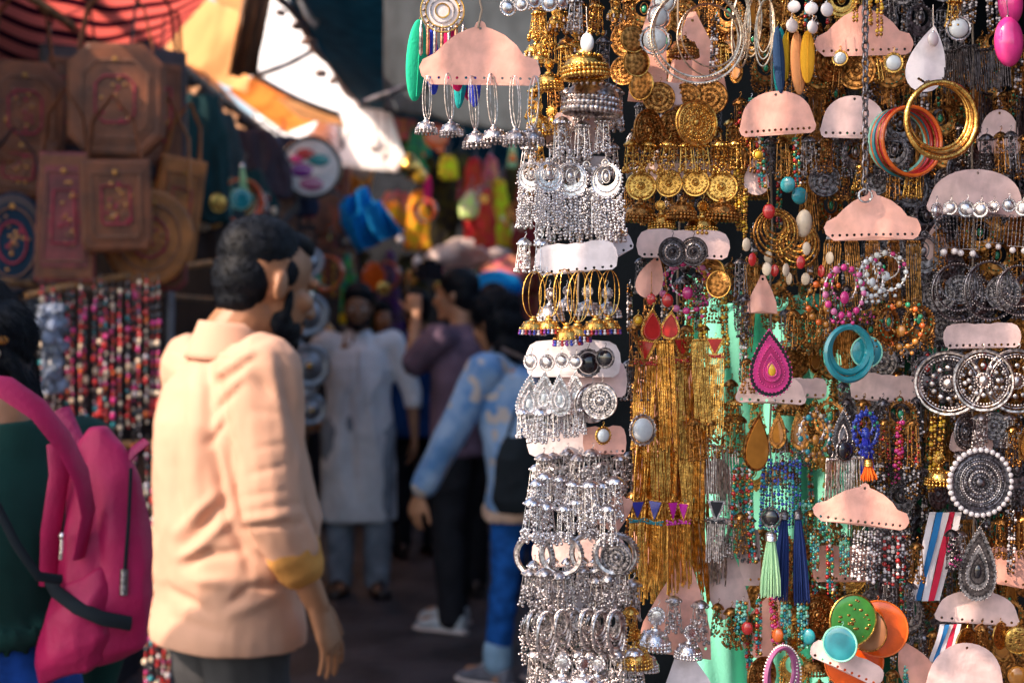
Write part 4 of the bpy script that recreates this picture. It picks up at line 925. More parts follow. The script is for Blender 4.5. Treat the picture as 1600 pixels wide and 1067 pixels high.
def person(label, X, Y, yaw, J, skin, voxel=.008, parts=None, hair=None, group=None):
    """J: joints in metres in the person's own frame (x forward, y left, z up)"""
    t = thing('person', label, 'person', (X, Y, 0), yaw, group)
    b = MB()
    P, Rm = head_shapes(b, J['head'], J.get('look', V(1,0,0)), J.get('hup', V(0,0,1)), skin, J.get('hk', 1), J['neck'])
    ch, pe = J['chest'], J['pelvis']; w = J.get('w', .19); dp = J.get('dp', .11)
    ux = V(1,0,0); uy = V(0,1,0); dl = (ch-pe)
    b.loft([(pe-V(0,0,.10), uy*.13, ux*.09), (pe, uy*w*.84, ux*dp), (pe+dl*.45, uy*w*.74, ux*dp*.95), (ch, uy*w*.92, ux*dp), (ch+V(0,0,.10), uy*w*.86, ux*dp*.8), (J['neck'], uy*.06, ux*.055)], skin, 20)
    for s in ('l', 'r'):
        sh, el, wr, hn = J['sh'+s], J['el'+s], J['wr'+s], J['hd'+s]
        b.cap(ch+V(0,0,.06), sh, .06, .055, skin); limb(b, [sh, sh.lerp(el,.5), el, el.lerp(wr,.35), wr], [.054,.046,.038,.037,.025], skin)
        hand_shapes(b, wr, hn, J['pn'+s], skin, J.get('curl', .35), 1, J.get('fist'+s, 0))
        hp, kn, an = J['hp'+s], J['kn'+s], J['an'+s]; fd = J.get('fd'+s, V(1,0,0))
        limb(b, [hp, hp.lerp(kn,.5), kn, kn.lerp(an,.35), an], [.085,.072,.053,.052,.036], skin)
        b.cap(an+V(0,0,-.03)-fd*.03, an+fd*.14-V(0,0,an.z-.045+.0), .04, .03, skin)
    link('body', fuse(b, 'body', voxel, 4), t)
    for s in (-1, 1):
        e = MB(); e.ball(P(.083,s*.03,.0), .0125, EYEW, 2); e.ball(P(.092,s*.03,.0), .0062, EYEB, 2); e.obj('eye', t)
    return t, P, Rm
def hair_short(t, P, Rm, voxel=.006, beard=False, fade=True, m=None):
    m = m or HAIR; h = MB()
    def E(x, y, z, a, b, c): h.ball(P(x,y,z), 1, m, 3, (a,b,c), Rm)
    E(-.022,0,.052,.103,.086,.090); E(-.045,0,.005,.074,.081,.082); E(.035,0,.085,.050,.068,.036); E(-.052,0,-.045,.045,.062,.04)
    for s in (-1,1): E(.010,s*.073,.022,.020,.008,.028)
    f = lambda p: .002*noise.noise(p*22)+.0012*noise.noise(p*95)
    HAIRS.append(link('hair', fuse(h, 'hair', voxel, 3, f), t))
    if beard:
        b = MB()
        def E2(x, y, z, a, bb, c): b.ball(P(x,y,z), 1, m, 3, (a,bb,c), Rm)
        E2(.050,0,-.094,.040,.042,.028); 
        for s in (-1,1): E2(.024,s*.056,-.072,.030,.010,.030); b.cap(P(.094,s*.006,-.049), P(.082,s*.032,-.058), .008, .006, m)
        E2(.085,0,-.1,.018,.026,.024)
        for s in (-1,1): E2(.024,s*.0655,-.035,.013,.006,.040); E2(.05,s*.043,-.078,.032,.013,.028)
        link('beard', fuse(b, 'beard', voxel, 2, f), t)
def strands(t, P, Rm, n, L, m, down=.8, seed=1):
    h = next(c for c in t.children_recursive if c.name.startswith('hair')) if 0 else HAIRS[-1]
    me = h.data; rn = random.Random(seed); mb = MB(); vv = me.vertices; bk = (P(-1,0,0)-P(0,0,0)).normalized()
    for k in range(n):
        v = vv[rn.randrange(len(vv))]; nn = v.normal; c = bk*.8-V(0,0,down)+V(rn.uniform(-.2,.2),rn.uniform(-.2,.2),rn.uniform(-.2,.2)); c = (c-nn*c.dot(nn)).normalized()
        l = L*rn.uniform(.6,1.3); a = v.co-nn*.002; mb.tube([a, a+c*l*.5+nn*.003, a+c*l+nn*rn.uniform(-.001,.006)], [.0011,.0009,.0003], m, 3)
    o = link('hair_strands', mb.mesh('hair_strands'), h)
HAIRS = []
def shoe(t, an, fd, m, sole, L=.27):
    an = Vector(an); g = V(an.x, an.y, 0); fd = V(fd.x, fd.y, 0).normalized(); s = V(-fd.y, fd.x, 0); b = MB()
    b.loft([(g-fd*.075+V(0,0,.05), s*.028, V(0,0,.035)), (g-fd*.05+V(0,0,.06), s*.037, V(0,0,.048)), (g+fd*.02+V(0,0,.06), s*.040, V(0,0,.05)), (g+fd*.09+V(0,0,.045), s*.046, V(0,0,.036)), (g+fd*.15+V(0,0,.035), s*.047, V(0,0,.026)), (g+fd*.19+V(0,0,.03), s*.03, V(0,0,.018))], m, 16)
    b.cap(g-fd*.01+V(0,0,.07), g-fd*.01+V(0,0,.11), .045, .042, m)
    u = link('shoe', fuse(b, 'shoe', .006, 3), t)
    o = MB(); o.loft([(g-fd*.085+V(0,0,.014), s*.03, V(0,0,.014)), (g-fd*.05+V(0,0,.014), s*.043, V(0,0,.014)), (g+fd*.06+V(0,0,.014), s*.046, V(0,0,.014)), (g+fd*.15+V(0,0,.014), s*.051, V(0,0,.014)), (g+fd*.2+V(0,0,.016), s*.034, V(0,0,.013))], sole, 16); o.obj('sole', u)
    for k in range(4): 
        l = MB(); c = g+fd*(.05+.022*k)+V(0,0,.098-.014*k); l.tube([c-s*.022, c+V(0,0,.006), c+s*.022], .0035, sole, 6); l.obj('lace', u)
def trousers(t, J, m, name='trousers', voxel=.009, fat=1.0, upto=None, amp=.006):
    b = MB(); pe = J['pelvis']; ux, uy = V(1,0,0), V(0,1,0)
    b.loft([(pe-V(0,0,.12), uy*.155*fat, ux*.115), (pe, uy*.175*fat, ux*.128), (pe+V(0,0,.12), uy*.155*fat, ux*.115), (pe+V(0,0,.16), uy*.15*fat, ux*.11)], m, 20)
    for s in 'lr':
        hp, kn, an = J['hp'+s], J['kn'+s], J['an'+s]; end = an if upto is None else kn.lerp(an, upto)
        limb(b, [hp, hp.lerp(kn,.5), kn, kn.lerp(end,.5), end], [.105*fat,.09*fat,.073*fat,.068*fat,.062*fat], m)
    return link(name, fuse(b, name, voxel, 3, folds(amp, 9, 6, 3)), t)
def top(t, J, m, name, hem, sleeve=1.0, voxel=.009, w=.20, dp=.13, flare=1.0, slw=1.0, amp=.006, lines=(), seed=1, belly=0, belly_x=.0):
    b = MB(); ch, pe = J['chest'], J['pelvis']; ux, uy = V(1,0,0), V(0,1,0); dl = (ch-pe); rings = []
    zt = ch.z+.10
    hemc = V(pe.x+J.get('hemx',0), pe.y, hem)
    rings = [(hemc, uy*w*flare, ux*dp*flare*1.05), (hemc+V(0,0,.03), uy*w*flare*1.01, ux*dp*flare*1.06)]
    if hem < pe.z-.1: rings.append((V(pe.x,pe.y,pe.z-.05), uy*w*(1+flare)/2, ux*dp*(1+flare)/2))
    rings += [(pe+dl*.35+ux*belly_x, uy*w*.98, ux*(dp+belly)), (pe+dl*.7+ux*belly_x*.5, uy*w, ux*(dp+belly*.5)), (ch, uy*w, ux*dp), (ch+V(0,0,.075), uy*w*.9, ux*dp*.86), (J['neck']+V(-.005,0,-.035), uy*.085, ux*.08), (J['neck']+V(-.005,0,0), uy*.07, ux*.07)]
    b.loft(rings, m, 28)
    for s in 'lr':
        sh, el, wr = J['sh'+s], J['el'+s], J['wr'+s]
        b.cap(ch+V(0,0,.05)+(sh-ch)*.35, sh, .075, .072*slw, m)
        if sleeve <= .5: e = sh.lerp(el, sleeve*2); limb(b, [sh, e], [.074*slw,.066*slw], m)
        else:
            e = el.lerp(wr, (sleeve-.5)*2); limb(b, [sh, sh.lerp(el,.5), el, e], [.074*slw,.066*slw,.058*slw,.05*slw], m)
    return link(name, fuse(b, name, voxel, 4, folds(amp, 6, 2.0, seed, lines)), t)
def base_J(h=1.72, armsw=.05):
    k = h/1.72
    J = dict(head=V(.03,0,1.595*k), neck=V(0,0,1.46*k), chest=V(0,0,1.27*k), pelvis=V(0,0,.95*k))
    for s, y in (('l',1),('r',-1)):
        J['sh'+s] = V(-.01,y*.185,1.395*k); J['el'+s] = V(-.02,y*.245,1.10*k); J['wr'+s] = V(.05,y*.25,.86*k); J['hd'+s] = V(.12,0,-1); J['pn'+s] = V(.2,-y,0)
        J['hp'+s] = V(0,y*.09,.90*k); J['kn'+s] = V(.02,y*.10,.50*k); J['an'+s] = V(0,y*.105,.085)
    return J
def collar(t, J, m, z0=0, r=.068, h=.045, name='collar', spread=.03):
    b = MB(); n = J['neck']+V(-.006,0,z0); N = 30
    for lay, (ra, rb, zz) in enumerate(((r, r*.86, h), (r*1.03, r*1.28, -h*.75))):
        def f(u, v, ra=ra, rb=rb, zz=zz):
            a = R(28)+R(304)*u; e = abs(u-.5)*2
            q0, q1 = (rb, ra) if lay else (ra, rb)
            rr = ra+(rb-ra)*v if lay == 0 else r*.88+(rb-r*.88)*v
            z = h*v*(1-.25*e) if lay == 0 else h*(1-.25*e)-(h*1.55+spread*e**4)*v
            p = n+V(math.cos(a)*rr*(1.05+.2*e*(1 if lay else .6)*v*lay), math.sin(a)*rr, z); return p
        b.sheet(f, N, 6, m)
    o = link(name, b.mesh(name), t); md = o.modifiers.new('t', 'SOLIDIFY'); md.thickness = .003
    return o
W = lambda px, d: (px-800)*d/F
# --- man in the cream shirt
shirt = M('peach_shirt_cotton', (.69,.405,.29), .8, 0, .03, 6, .35, 900, spec=.2, trans=.12)
J = base_J(1.73)
J['head'] = V(.085,-.01,1.590); J['look'] = V(.95,.10,-.24); J['hup'] = V(.2,0,1); J['neck'] = V(.015,0,1.475); J['chest'] = V(0,0,1.29); J['hk'] = 1.14
J['shr'] = V(.0,-.195,1.40); J['elr'] = V(.0,-.25,1.125); J['wrr'] = V(.10,-.25,.915); J['hdr'] = V(.35,.0,-.95); J['pnr'] = V(-.6,.8,0); J['curl'] = .2
J['shl'] = V(.0,.195,1.40); J['ell'] = V(.05,.25,1.13); J['wrl'] = V(.16,.22,.92)
t, P, Rm = person('man with black hair and beard in a peach shirt with rolled sleeves seen from behind', W(352,3.1), 3.12, R(33), J, SKIN, .005)
J2 = dict(J)
FP = [(262,548,400,566,2.6,-.005),(268,512,330,524,3,-.004),(322,560,328,690,9,-.016),(330,604,398,556,8,-.014),(336,590,404,545,8,.010),(334,644,376,600,7,-.012),(340,632,380,588,7,.009),(326,692,352,660,7,-.012),(330,690,352,800,9,-.018),(350,800,392,892,9,-.016),(345,700,372,800,9,.012),
 (288,850,350,784,9,-.018),(276,832,340,770,9,.010),(302,862,364,806,8,.010),(286,884,326,866,8,-.014),(326,866,372,862,8,-.012),(280,870,330,848,8,.010),(258,918,324,956,9,-.013),(300,905,356,910,10,.012),(356,944,390,918,7,-.014),(390,918,452,914,7,-.012),(360,960,430,930,9,.010),(270,965,350,990,10,-.009),
 (374,802,468,786,5,-.005),(376,826,472,818,5,-.006),(376,814,470,802,5,.004),(380,776,444,766,5,-.004),(374,843,404,884,7,-.012),(440,560,472,700,10,-.013),(420,540,446,700,10,.010),(400,700,442,694,6,-.004),(392,740,448,726,6,-.005),(396,640,438,648,7,-.004),(398,590,430,620,8,-.009),
 (250,600,246,900,14,.008),(282,560,276,800,14,-.010),(300,600,306,780,12,.009),(262,700,300,880,10,-.008),(240,780,262,980,12,-.008),(470,640,492,800,9,-.012),(482,720,500,880,9,.010),(296,500,330,548,9,-.008),(340,545,440,520,9,-.010),(350,530,430,500,8,.008)]
MW = Matrix.Translation(t.location) @ Matrix.Rotation(R(33), 4, 'Z')
def pxfold(p, n):
    q = MW @ p; x = 800+q.x*F/q.y; y = 507-(q.z-EYE)*F/q.y; nn = MW.to_3x3() @ n
    w0 = max(0, min(1, -nn.y*2+.3)); d = .0
    for ax, ay, bx, by, w, h in FP:
        ux, uy = bx-ax, by-ay; tt = max(0, min(1, ((x-ax)*ux+(y-ay)*uy)/(ux*ux+uy*uy))); r = math.hypot(x-ax-ux*tt, y-ay-uy*tt)
        if r < w*3: d += h*math.exp(-(r/w)**2)*math.sin(math.pi*(.12+.76*tt))
    back = (1-w0)*.6
    return d*w0*.8+back*.010*noise.noise(V(p.x*9,p.y*9,p.z*5))
so = top(t, J, shirt, 'shirt', .815, .70, .006, .215, .145, 1.05, 1.12, .0042, (), 4, belly=.035, belly_x=.025); me = so.data
nn = [v.normal.copy() for v in me.vertices]; dd = [pxfold(v.co, k) for v, k in zip(me.vertices, nn)]
for v, k, d_ in zip(me.vertices, nn, dd): v.co = v.co+k*(d_+.0016*noise.noise(V(v.co.x*40,v.co.y*40,v.co.z*28)))
md = so.modifiers.new('s', 'SMOOTH'); md.factor = .5; md.iterations = 1
collar(t, J, shirt, -.018, .073, .052)
cuffm = fab('ochre_cuff_lining', (.74,.36,.10), trans=.2)
for s in 'rl':
    b = MB(); a, c = J['el'+s], J['wr'+s]; b.cap(a.lerp(c,.44), a.lerp(c,.56), .057, .054, cuffm); link('cuff', fuse(b, 'cuff', .006, 3, folds(.004, 20, 9, 2)), t)
trousers(t, J, fab('charcoal_trousers', (.05,.052,.058)), amp=.005)
hair_short(t, P, Rm, .005, True); strands(t, P, Rm, 2500, .009, HAIR, 1.1)
for s in 'lr': shoe(t, J['an'+s], V(1,0,0), DARK, DARK)
# --- woman with the magenta backpack
J = base_J(1.58); J['head'] = V(.105,-.0,1.445); J['hk'] = .93; J['look'] = V(1,.3,-.25); J['neck'] = V(-.01,0,1.345); J['pnl'] = V(0,-1,0)
t, P, Rm = person('woman in dark green top and blue jeans at the left edge wearing a magenta backpack', W(-6,2.34), 2.34, R(152), J, SKIN, .007)
GRN = fab('dark_green_cotton', (.008,.045,.038))
top(t, J, GRN, 'top', 1.0, .95, .008, .17, .125, 1.08, .82, .006, (), 7)
trousers(t, J, fab('blue_denim', (.012,.07,.34), var=.2, vs_=30), 'jeans', .008, .86, None, .003)
h = MB()
for x, y, z, a, b, c in ((-.022,0,.052,.108,.092,.094),(-.05,0,.0,.08,.088,.09),(-.055,0,-.05,.055,.07,.05),(-.11,0,.02,.05,.055,.06)): h.ball(P(x,y,z), 1, HAIR, 3, (a,b,c), Rm)
for k in range(7): h.cap(P(-.12,0.01*k-.03,.0), P(-.125-.004*k,.012*k-.04,-.11), .018, .008, HAIR)
HAIRS.append(link('hair', fuse(h, 'hair', .006, 3, lambda p: .003*noise.noise(p*40)), t)); strands(t, P, Rm, 5000, .03, HAIR, 1.2)
h = MB(); h.cap(P(-.13,.03,.03), P(-.07,.085,.06), .011, .008, YEL); h.cap(P(-.135,.045,.0), P(-.08,.092,.03), .008, .006, AMB); h.cap(P(-.12,.06,-.02), P(-.09,.09,-.01), .010, .008, CREAM); h.obj('hair_clip', t)
for s in 'lr': shoe(t, J['an'+s], V(1,0,0), PEARL, PEARL)
# the backpack: carried on her right shoulder
MAG = fab('magenta_nylon', (.62,.012,.17), .0, ) if 0 else M('magenta_nylon', (.46,.006,.095), .6, 0, .12, 8, .25, 90, spec=.5)
MAGD = M('dark_magenta_nylon', (.30,.008,.08), .55, 0, .12, 8, .6, 60); BLK = fab('black_webbing', (.012,.018,.025))
bp = thing('backpack', 'magenta backpack with black straps hanging from the shoulder of the woman at the left edge', 'backpack', (W(158,2.26), 2.26, .14), R(-12)); bp.scale = (.74,.74,.88)
b = MB()
b.loft([(V(-.01,0,.94), V(.055,0,0), V(0,.05,0)), (V(.0,0,.965), V(.095,0,0), V(0,.07,0)), (V(.008,0,1.06), V(.105,0,0), V(0,.085,0)), (V(.012,0,1.17), V(.095,0,0), V(0,.08,0)), (V(.01,0,1.27), V(.075,0,0), V(0,.06,0)), (V(.0,0,1.33), V(.05,0,0), V(0,.035,0)), (V(-.005,0,1.36), V(.02,0,0), V(0,.02,0))], MAG, 26)
bags = fuse(b, 'sack', .007, 3, folds(.006, 11, 4, 5, [(V(-.05,-.08,1.25), V(-.03,-.09,1.02), .018, .016), (V(.02,-.08,1.28), V(.04,-.09,1.08), .018, -.018)])); link('sack', bags, bp)
b = MB(); b.loft([(V(-.035,-.055,.925), V(.07,0,.02), V(0,.045,0)), (V(-.03,-.07,.97), V(.082,0,.03), V(0,.055,0)), (V(-.02,-.07,1.04), V(.078,0,.03), V(0,.05,0)), (V(-.02,-.06,1.09), V(.06,0,.03), V(0,.03,0))], MAG, 22)
link('front_pocket', fuse(b, 'front_pocket', .006, 3, folds(.007, 17, 8, 9)), bp)
b = MB(); b.tube([(-.07,-.088,1.095),(-.04,-.115,1.08),(.01,-.12,1.055),(.06,-.105,1.035),(.10,-.06,1.02)], .013, BLK, 8, r2=.006); b.obj('webbing_band', bp)
b = MB(); b.tube([(-.035,-.1,1.17),(-.033,-.106,1.15),(-.036,-.104,1.135)], .004, SIL, 6); b.ball((-.035,-.1,1.175), .007, SIL, 2); b.obj('zip_puller', bp)
b = MB(); b.tube([(.085,-.03,1.29),(.09,-.05,1.2),(.085,-.06,1.1)], .004, BLK, 6); b.tube([(.084,-.058,1.115),(.084,-.062,1.07)], .009, OXI, 8); b.obj('side_zip', bp)
b = MB(); b.tube([(-.105,-.03,1.08),(-.075,-.075,1.18),(-.05,-.085,1.28),(-.07,-.06,1.33)], .022, MAG, 10, r2=.008); b.obj('side_strap', bp)
def strap(pts, w, m, name):
    b = MB(); b.tube([V(*p) for p in pts], w, m, 10, r2=.007); return link(name, b.mesh(name), bp)
sp = [at(-40,600,2.10), at(10,606,2.10), at(60,640,2.11), at(100,690,2.13), at(128,745,2.16), at(138,800,2.18), at(124,870,2.19)]
mi_ = (Matrix.Translation(bp.location) @ Matrix.Rotation(R(-12), 4, 'Z') @ Matrix.Diagonal((.74,.74,.88,1))).inverted()
strap([tuple(mi_ @ p) for p in sp], .026, MAG, 'shoulder_strap')
sp = [at(96,640,2.3), at(118,690,2.28), at(150,722,2.26), at(178,742,2.25), at(210,704,2.26), at(228,690,2.27)]
strap([tuple(mi_ @ p) for p in sp], .020, MAGD, 'shoulder_strap')
sp = [at(-10,780,2.12), at(25,850,2.12), at(60,900,2.13), at(95,905,2.16)]
strap([tuple(mi_ @ p) for p in sp], .009, BLK, 'adjusting_strap')
# --- man in the long kurta
J = base_J(1.72); J['look'] = V(1,-.05,-.12); J['elr'] = V(-.02,-.29,1.12); J['wrr'] = V(.03,-.30,.88); J['ell'] = V(-.01,.30,1.12); J['wrl'] = V(.06,.31,.88); J['knl'] = V(.05,.11,.5); J['anr'] = V(-.05,-.1,.085)
t, P, Rm = person('bearded man in a long pale grey kurta facing the camera in mid alley', W(560,7.9), 7.9, R(-84), J, SKIND, .009)
KU = fab('pale_kurta_cotton', (.76,.80,.88), var=.06, trans=.1)
top(t, J, KU, 'kurta', .42, .62, .010, .185, .135, 1.16, 1.0, .009, [(V(.14,.05,1.2), V(.15,.12,.7), .035, .024), (V(.14,-.06,1.1), V(.16,-.02,.55), .035, -.024), (V(.1,.2,1.3), V(.12,.05,1.1), .025, .012), (V(.14,-.14,1.15), V(.15,-.1,.6), .025, .012)], 5)
collar(t, J, KU, -.02, .07, .035); b = MB(); b.tube([(.135,.0,1.36),(.155,0,1.22),(.16,0,1.12)], .010, KU, 6, r2=.003); b.obj('placket', t)
trousers(t, J, fab('pale_salwar', (.25,.30,.38)), 'trousers', .011, 1.15); hair_short(t, P, Rm, .008, True)
for s in 'lr': shoe(t, J['an'+s], V(1,.2 if s == 'l' else -.2,0), DARK, DARK)
# --- man in the purple grey T-shirt taking a photograph
J = base_J(1.77); J['head'] = V(.035,0,1.64); J['look'] = V(1,.2,-.02); J['shl'] = V(.02,.19,1.43); J['ell'] = V(.17,.20,1.29); J['wrl'] = V(.20,.10,1.55); J['hdl'] = V(.3,-.2,.8); J['pnl'] = V(.3,-.9,-.2); J['fistl'] = .25
J['elr'] = V(-.03,-.25,1.13); J['wrr'] = V(.05,-.26,.88); J['anr'] = V(.1,-.1,.085); J['knr'] = V(.08,-.1,.52)
t, P, Rm = person('man in a dark purple T-shirt seen from behind holding up a camera', W(722,7.0), 7.0, R(152), J, SKINL, .009)
TS = fab('plum_grey_jersey', (.15,.10,.15)); top(t, J, TS, 'tshirt', .86, .40, .01, .205, .135, 1.0, 1.08, .006, (), 11)
trousers(t, J, fab('dark_olive_shorts', (.02,.022,.03)), 'trousers', .011, 1.08); hair_short(t, P, Rm, .008)
b = MB(); a = J['wrr']; b.ring(a+V(-.005,0,.02), .030, .009, SIL, 20, tilt=Matrix.Rotation(R(90),3,'X')); b.ball(a+V(0,-.032,.02), .02, PEARL, 2, (1,.4,1)); b.obj('wristwatch', t)
b = MB(); b.tube([(-.11,.02,1.45),(-.145,-.06,1.3),(-.14,-.14,1.15),(-.10,-.19,.95),(-.08,-.21,.78)], .014, fab('yellow_strap', (.8,.45,.02)), 8, r2=.004); b.obj('lanyard', t)
for s in 'lr': shoe(t, J['an'+s], V(1,0,0), fab('grey_mesh', (.55,.62,.68)), PEARL)
cm = thing('camera', 'small black camera held up beside the face of the man in purple', 'camera', at(672, 424, 6.85), R(150))
b = MB(); b.box((-.03,-.065,-.04), (.03,.065,.04), BLACK); b.box((-.02,-.02,.04), (.02,.02,.058), BLACK); b.obj('camera_body', cm)
b = MB(); b.lathe([(.03,0),(.032,.05),(.028,.06),(.02,.058)], DARK, (0,0,0), 20); l = b.obj('lens', cm, (.03,0,0)); l.rotation_euler = (0, R(90), 0)
# --- woman in the denim jacket
J = base_J(1.64); J['head'] = V(.17,0,1.50); J['look'] = V(1,0,-.35); J['neck'] = V(.10,0,1.38); J['chest'] = V(.07,0,1.21); J['shr'] = V(.08,-.175,1.31); J['shl'] = V(.08,.17,1.31); J['ell'] = V(.18,.25,1.07); J['wrl'] = V(.32,.30,.80); J['hdl'] = V(.3,.1,-1); J['pnl'] = V(0,-1,0)
J['anr'] = V(-.12,-.09,.1); J['knr'] = V(-.02,-.09,.5); J['anl'] = V(.08,.1,.085)
t, P, Rm = person('woman with loose black hair in a blotchy faded denim jacket and cuffed jeans', W(822,5.9), 5.9, R(140), J, SKINL, .008)
DJ = M('faded_denim', (.34,.50,.74), .85, 0, .2, 9, .6, 500, col2=(.12,.28,.58), spec=.2)
n = DJ.node_tree.nodes; l = DJ.node_tree.links
v = n.new('ShaderNodeTexNoise'); v.inputs['Scale'].default_value = 14; v.inputs['Detail'].default_value = 1; tc = n.new('ShaderNodeTexCoord'); l.new(tc.outputs['Object'], v.inputs[0])
r = n.new('ShaderNodeValToRGB'); r.color_ramp.elements[0].position = .60; r.color_ramp.elements[1].position = .66; l.new(v.outputs[0], r.inputs[0])
mx = n.new('ShaderNodeMix'); mx.data_type = 'RGBA'; pb = n['Principled BSDF']; src = pb.inputs['Base Color'].links[0].from_socket
l.new(r.outputs[0], mx.inputs[0]); l.new(src, mx.inputs[6]); mx.inputs[7].default_value = (.55,.50,.48,1); l.new(mx.outputs[2], pb.inputs['Base Color'])
top(t, J, DJ, 'denim_jacket', .74, .93, .009, .19, .14, 1.02, 1.08, .009, [], 3)
collar(t, J, DJ, -.015, .075, .05)
trousers(t, J, fab('bright_blue_denim', (.012,.11,.46), var=.2, vs_=20), 'jeans', .009, .86, .82)
b = MB(); b.loft([(V(0,0,.70), V(.165,0,0), V(0,.19,0)), (V(0,0,.76), V(.165,0,0), V(0,.19,0))], fab('cream_lining', (.75,.55,.45)), 24); link('hem_lining', fuse(b, 'hem_lining', .01, 1, folds(.012, 12, 3)), t)
for s in 'lr':
    b = MB(); q = J['kn'+s].lerp(J['an'+s], .80); b.cap(q, q-V(0,0,.05), .062, .062, fab('pale_denim_cuff', (.25,.42,.62))); link('jean_cuff', fuse(b, 'jean_cuff', .008, 2), t)
    shoe(t, J['an'+s], V(1,0,0), fab('slate_canvas', (.16,.17,.22)), PEARL)
h = MB()
for x, y, z, a, b_, c in ((-.022,0,.052,.108,.092,.094),(-.05,0,-.02,.085,.095,.11),(-.06,0,-.14,.07,.10,.11),(-.06,0,-.25,.05,.09,.12)): h.ball(P(x,y,z), 1, HAIR, 3, (a,b_,c), Rm)
HAIRS.append(link('hair', fuse(h, 'hair', .008, 3, lambda p: .008*noise.noise(V(p.x*40,p.y*40,p.z*8))), t)); strands(t, P, Rm, 3000, .08, HAIR, 2)
b = MB(); b.tube([(.02,.13,1.40),(-.10,.12,1.36),(-.165,.06,1.2),(-.17,-.04,1.0)], .016, fab('grey_bag_strap', (.25,.2,.2)), 8, r2=.004); b.obj('bag_strap', t)
bg_ = thing('shoulder_bag', 'black shoulder bag against the back of the woman in the denim jacket', 'bag', (W(828,5.62), 5.62, .86), R(20)); b = MB()
b.loft([(V(0,0,-.10), V(.13,0,0), V(0,.05,0)), (V(0,0,-.05), V(.16,0,0), V(0,.065,0)), (V(0,0,.12), V(.14,0,0), V(0,.05,0)), (V(0,0,.2), V(.11,0,0), V(0,.02,0))], BLK, 20); link('bag_body', fuse(b, 'bag_body', .009, 3, folds(.006, 10, 6)), bg_)
b = MB(); b.tube([(-.1,0,.18),(-.06,.0,.3),(.06,0,.3),(.1,0,.18)], .007, BLK, 6); b.obj('handle', bg_)
# --- further people
J = base_J(1.72); J['elr'] = V(.02,-.24,1.12); J['wrr'] = V(.18,-.2,.98); J['hdr'] = V(.8,0,-.3)
t, P, Rm = person('person in a dark blue shirt behind the raised arm of the photographing man', W(652,9.2), 9.2, R(110), J, SKIN, .012)
top(t, J, fab('deep_blue_cotton', (.008,.05,.20)), 'shirt', .78, .45, .012, .23, .15, 1.05, 1.1, .006, (), 21); trousers(t, J, fab('black_trousers', (.01,.012,.018)), 'trousers', .012); hair_short(t, P, Rm, .009)
for s in 'lr': shoe(t, J['an'+s], V(1,0,0), DARK, DARK)
J = base_J(1.66)
t, P, Rm = person('person in black clothes half hidden behind the kurta man at his left shoulder', W(592,10.5), 10.5, R(-60), J, SKIN, .012)
top(t, J, fab('black_cotton', (.012,.014,.02)), 'shirt', .7, .9, .012, .21, .14, 1.05, 1.05, .006, (), 31); trousers(t, J, fab('black_trousers', (.01,.012,.018)), 'trousers', .012); hair_short(t, P, Rm, .009)
J = base_J(1.72)
t, P, Rm = person('person in black between the photographing man and the woman in denim', W(772,7.9), 7.9, R(100), J, SKINL, .011)
top(t, J, fab('black_cotton', (.012,.014,.02)), 'jacket', .7, .95, .012, .24, .16, 1.05, 1.1, .006, (), 41); trousers(t, J, fab('black_trousers', (.01,.012,.018)), 'trousers', .012, 1.1); hair_short(t, P, Rm, .009)
for s in 'lr': shoe(t, J['an'+s], V(1,0,0), DARK, DARK)
# ------------------------------------------------------------------ the alley
grd = M('wet_dark_paving', (.06,.052,.06), .55, 0, .3, 3, .6, 18, spec=.5)
mb = MB(); mb.sheet(lambda u, v: V(-150+300*u, -150+300*v, 0), 2, 2, grd); o = mb.obj('ground'); tag(o, 'dark paved alley floor', None, None, 'structure')
# left: row of stalls
wall = fab('stall_dark_board', (.025,.028,.035)); 
def block(name, lo, hi, m, label, cat):
    mb = MB(); mb.box(lo, hi, m); return tag(mb.obj(name), label, cat)
block('board_wall', (-2.69,3.2,0), (-2.62,14,2.98), wall, 'dark back board of the stalls along the left side', 'stall wall')
block('stall_counter', (-2.5,3.6,0), (-1.62,13.5,.62), M('painted_counter', (.035,.03,.04), .6), 'long dark counter under the goods on the left', 'counter')
mb = MB(); 
for y in (3.62, 5.9, 8.9, 12): mb.tube([(-1.42,y,0),(-1.42,y,2.62)], .02, STEEL, 10)
mb.tube([(-1.42,3.6,2.60),(-1.40,12.5,2.60)], .022, STEEL, 10); mb.tube([(-1.50,3.6,2.52),(-1.48,12.5,2.50)], .016, WOOD, 10); mb.tube([(-1.45,3.6,1.62),(-1.45,7.5,1.62)], .012, WOOD, 8)
for k in range(16): mb.ball((-1.42+rnd.uniform(-.03,.03), 5.4+k*.3, 2.57+rnd.uniform(-.03,.05)), rnd.uniform(.025,.045), fab('rope_knots', (.10,.09,.11)), 2, (1,2.4,.6))
tag(mb.obj('market_stand'), 'metal and wood frame along the left stalls with knotted rope', 'stand')
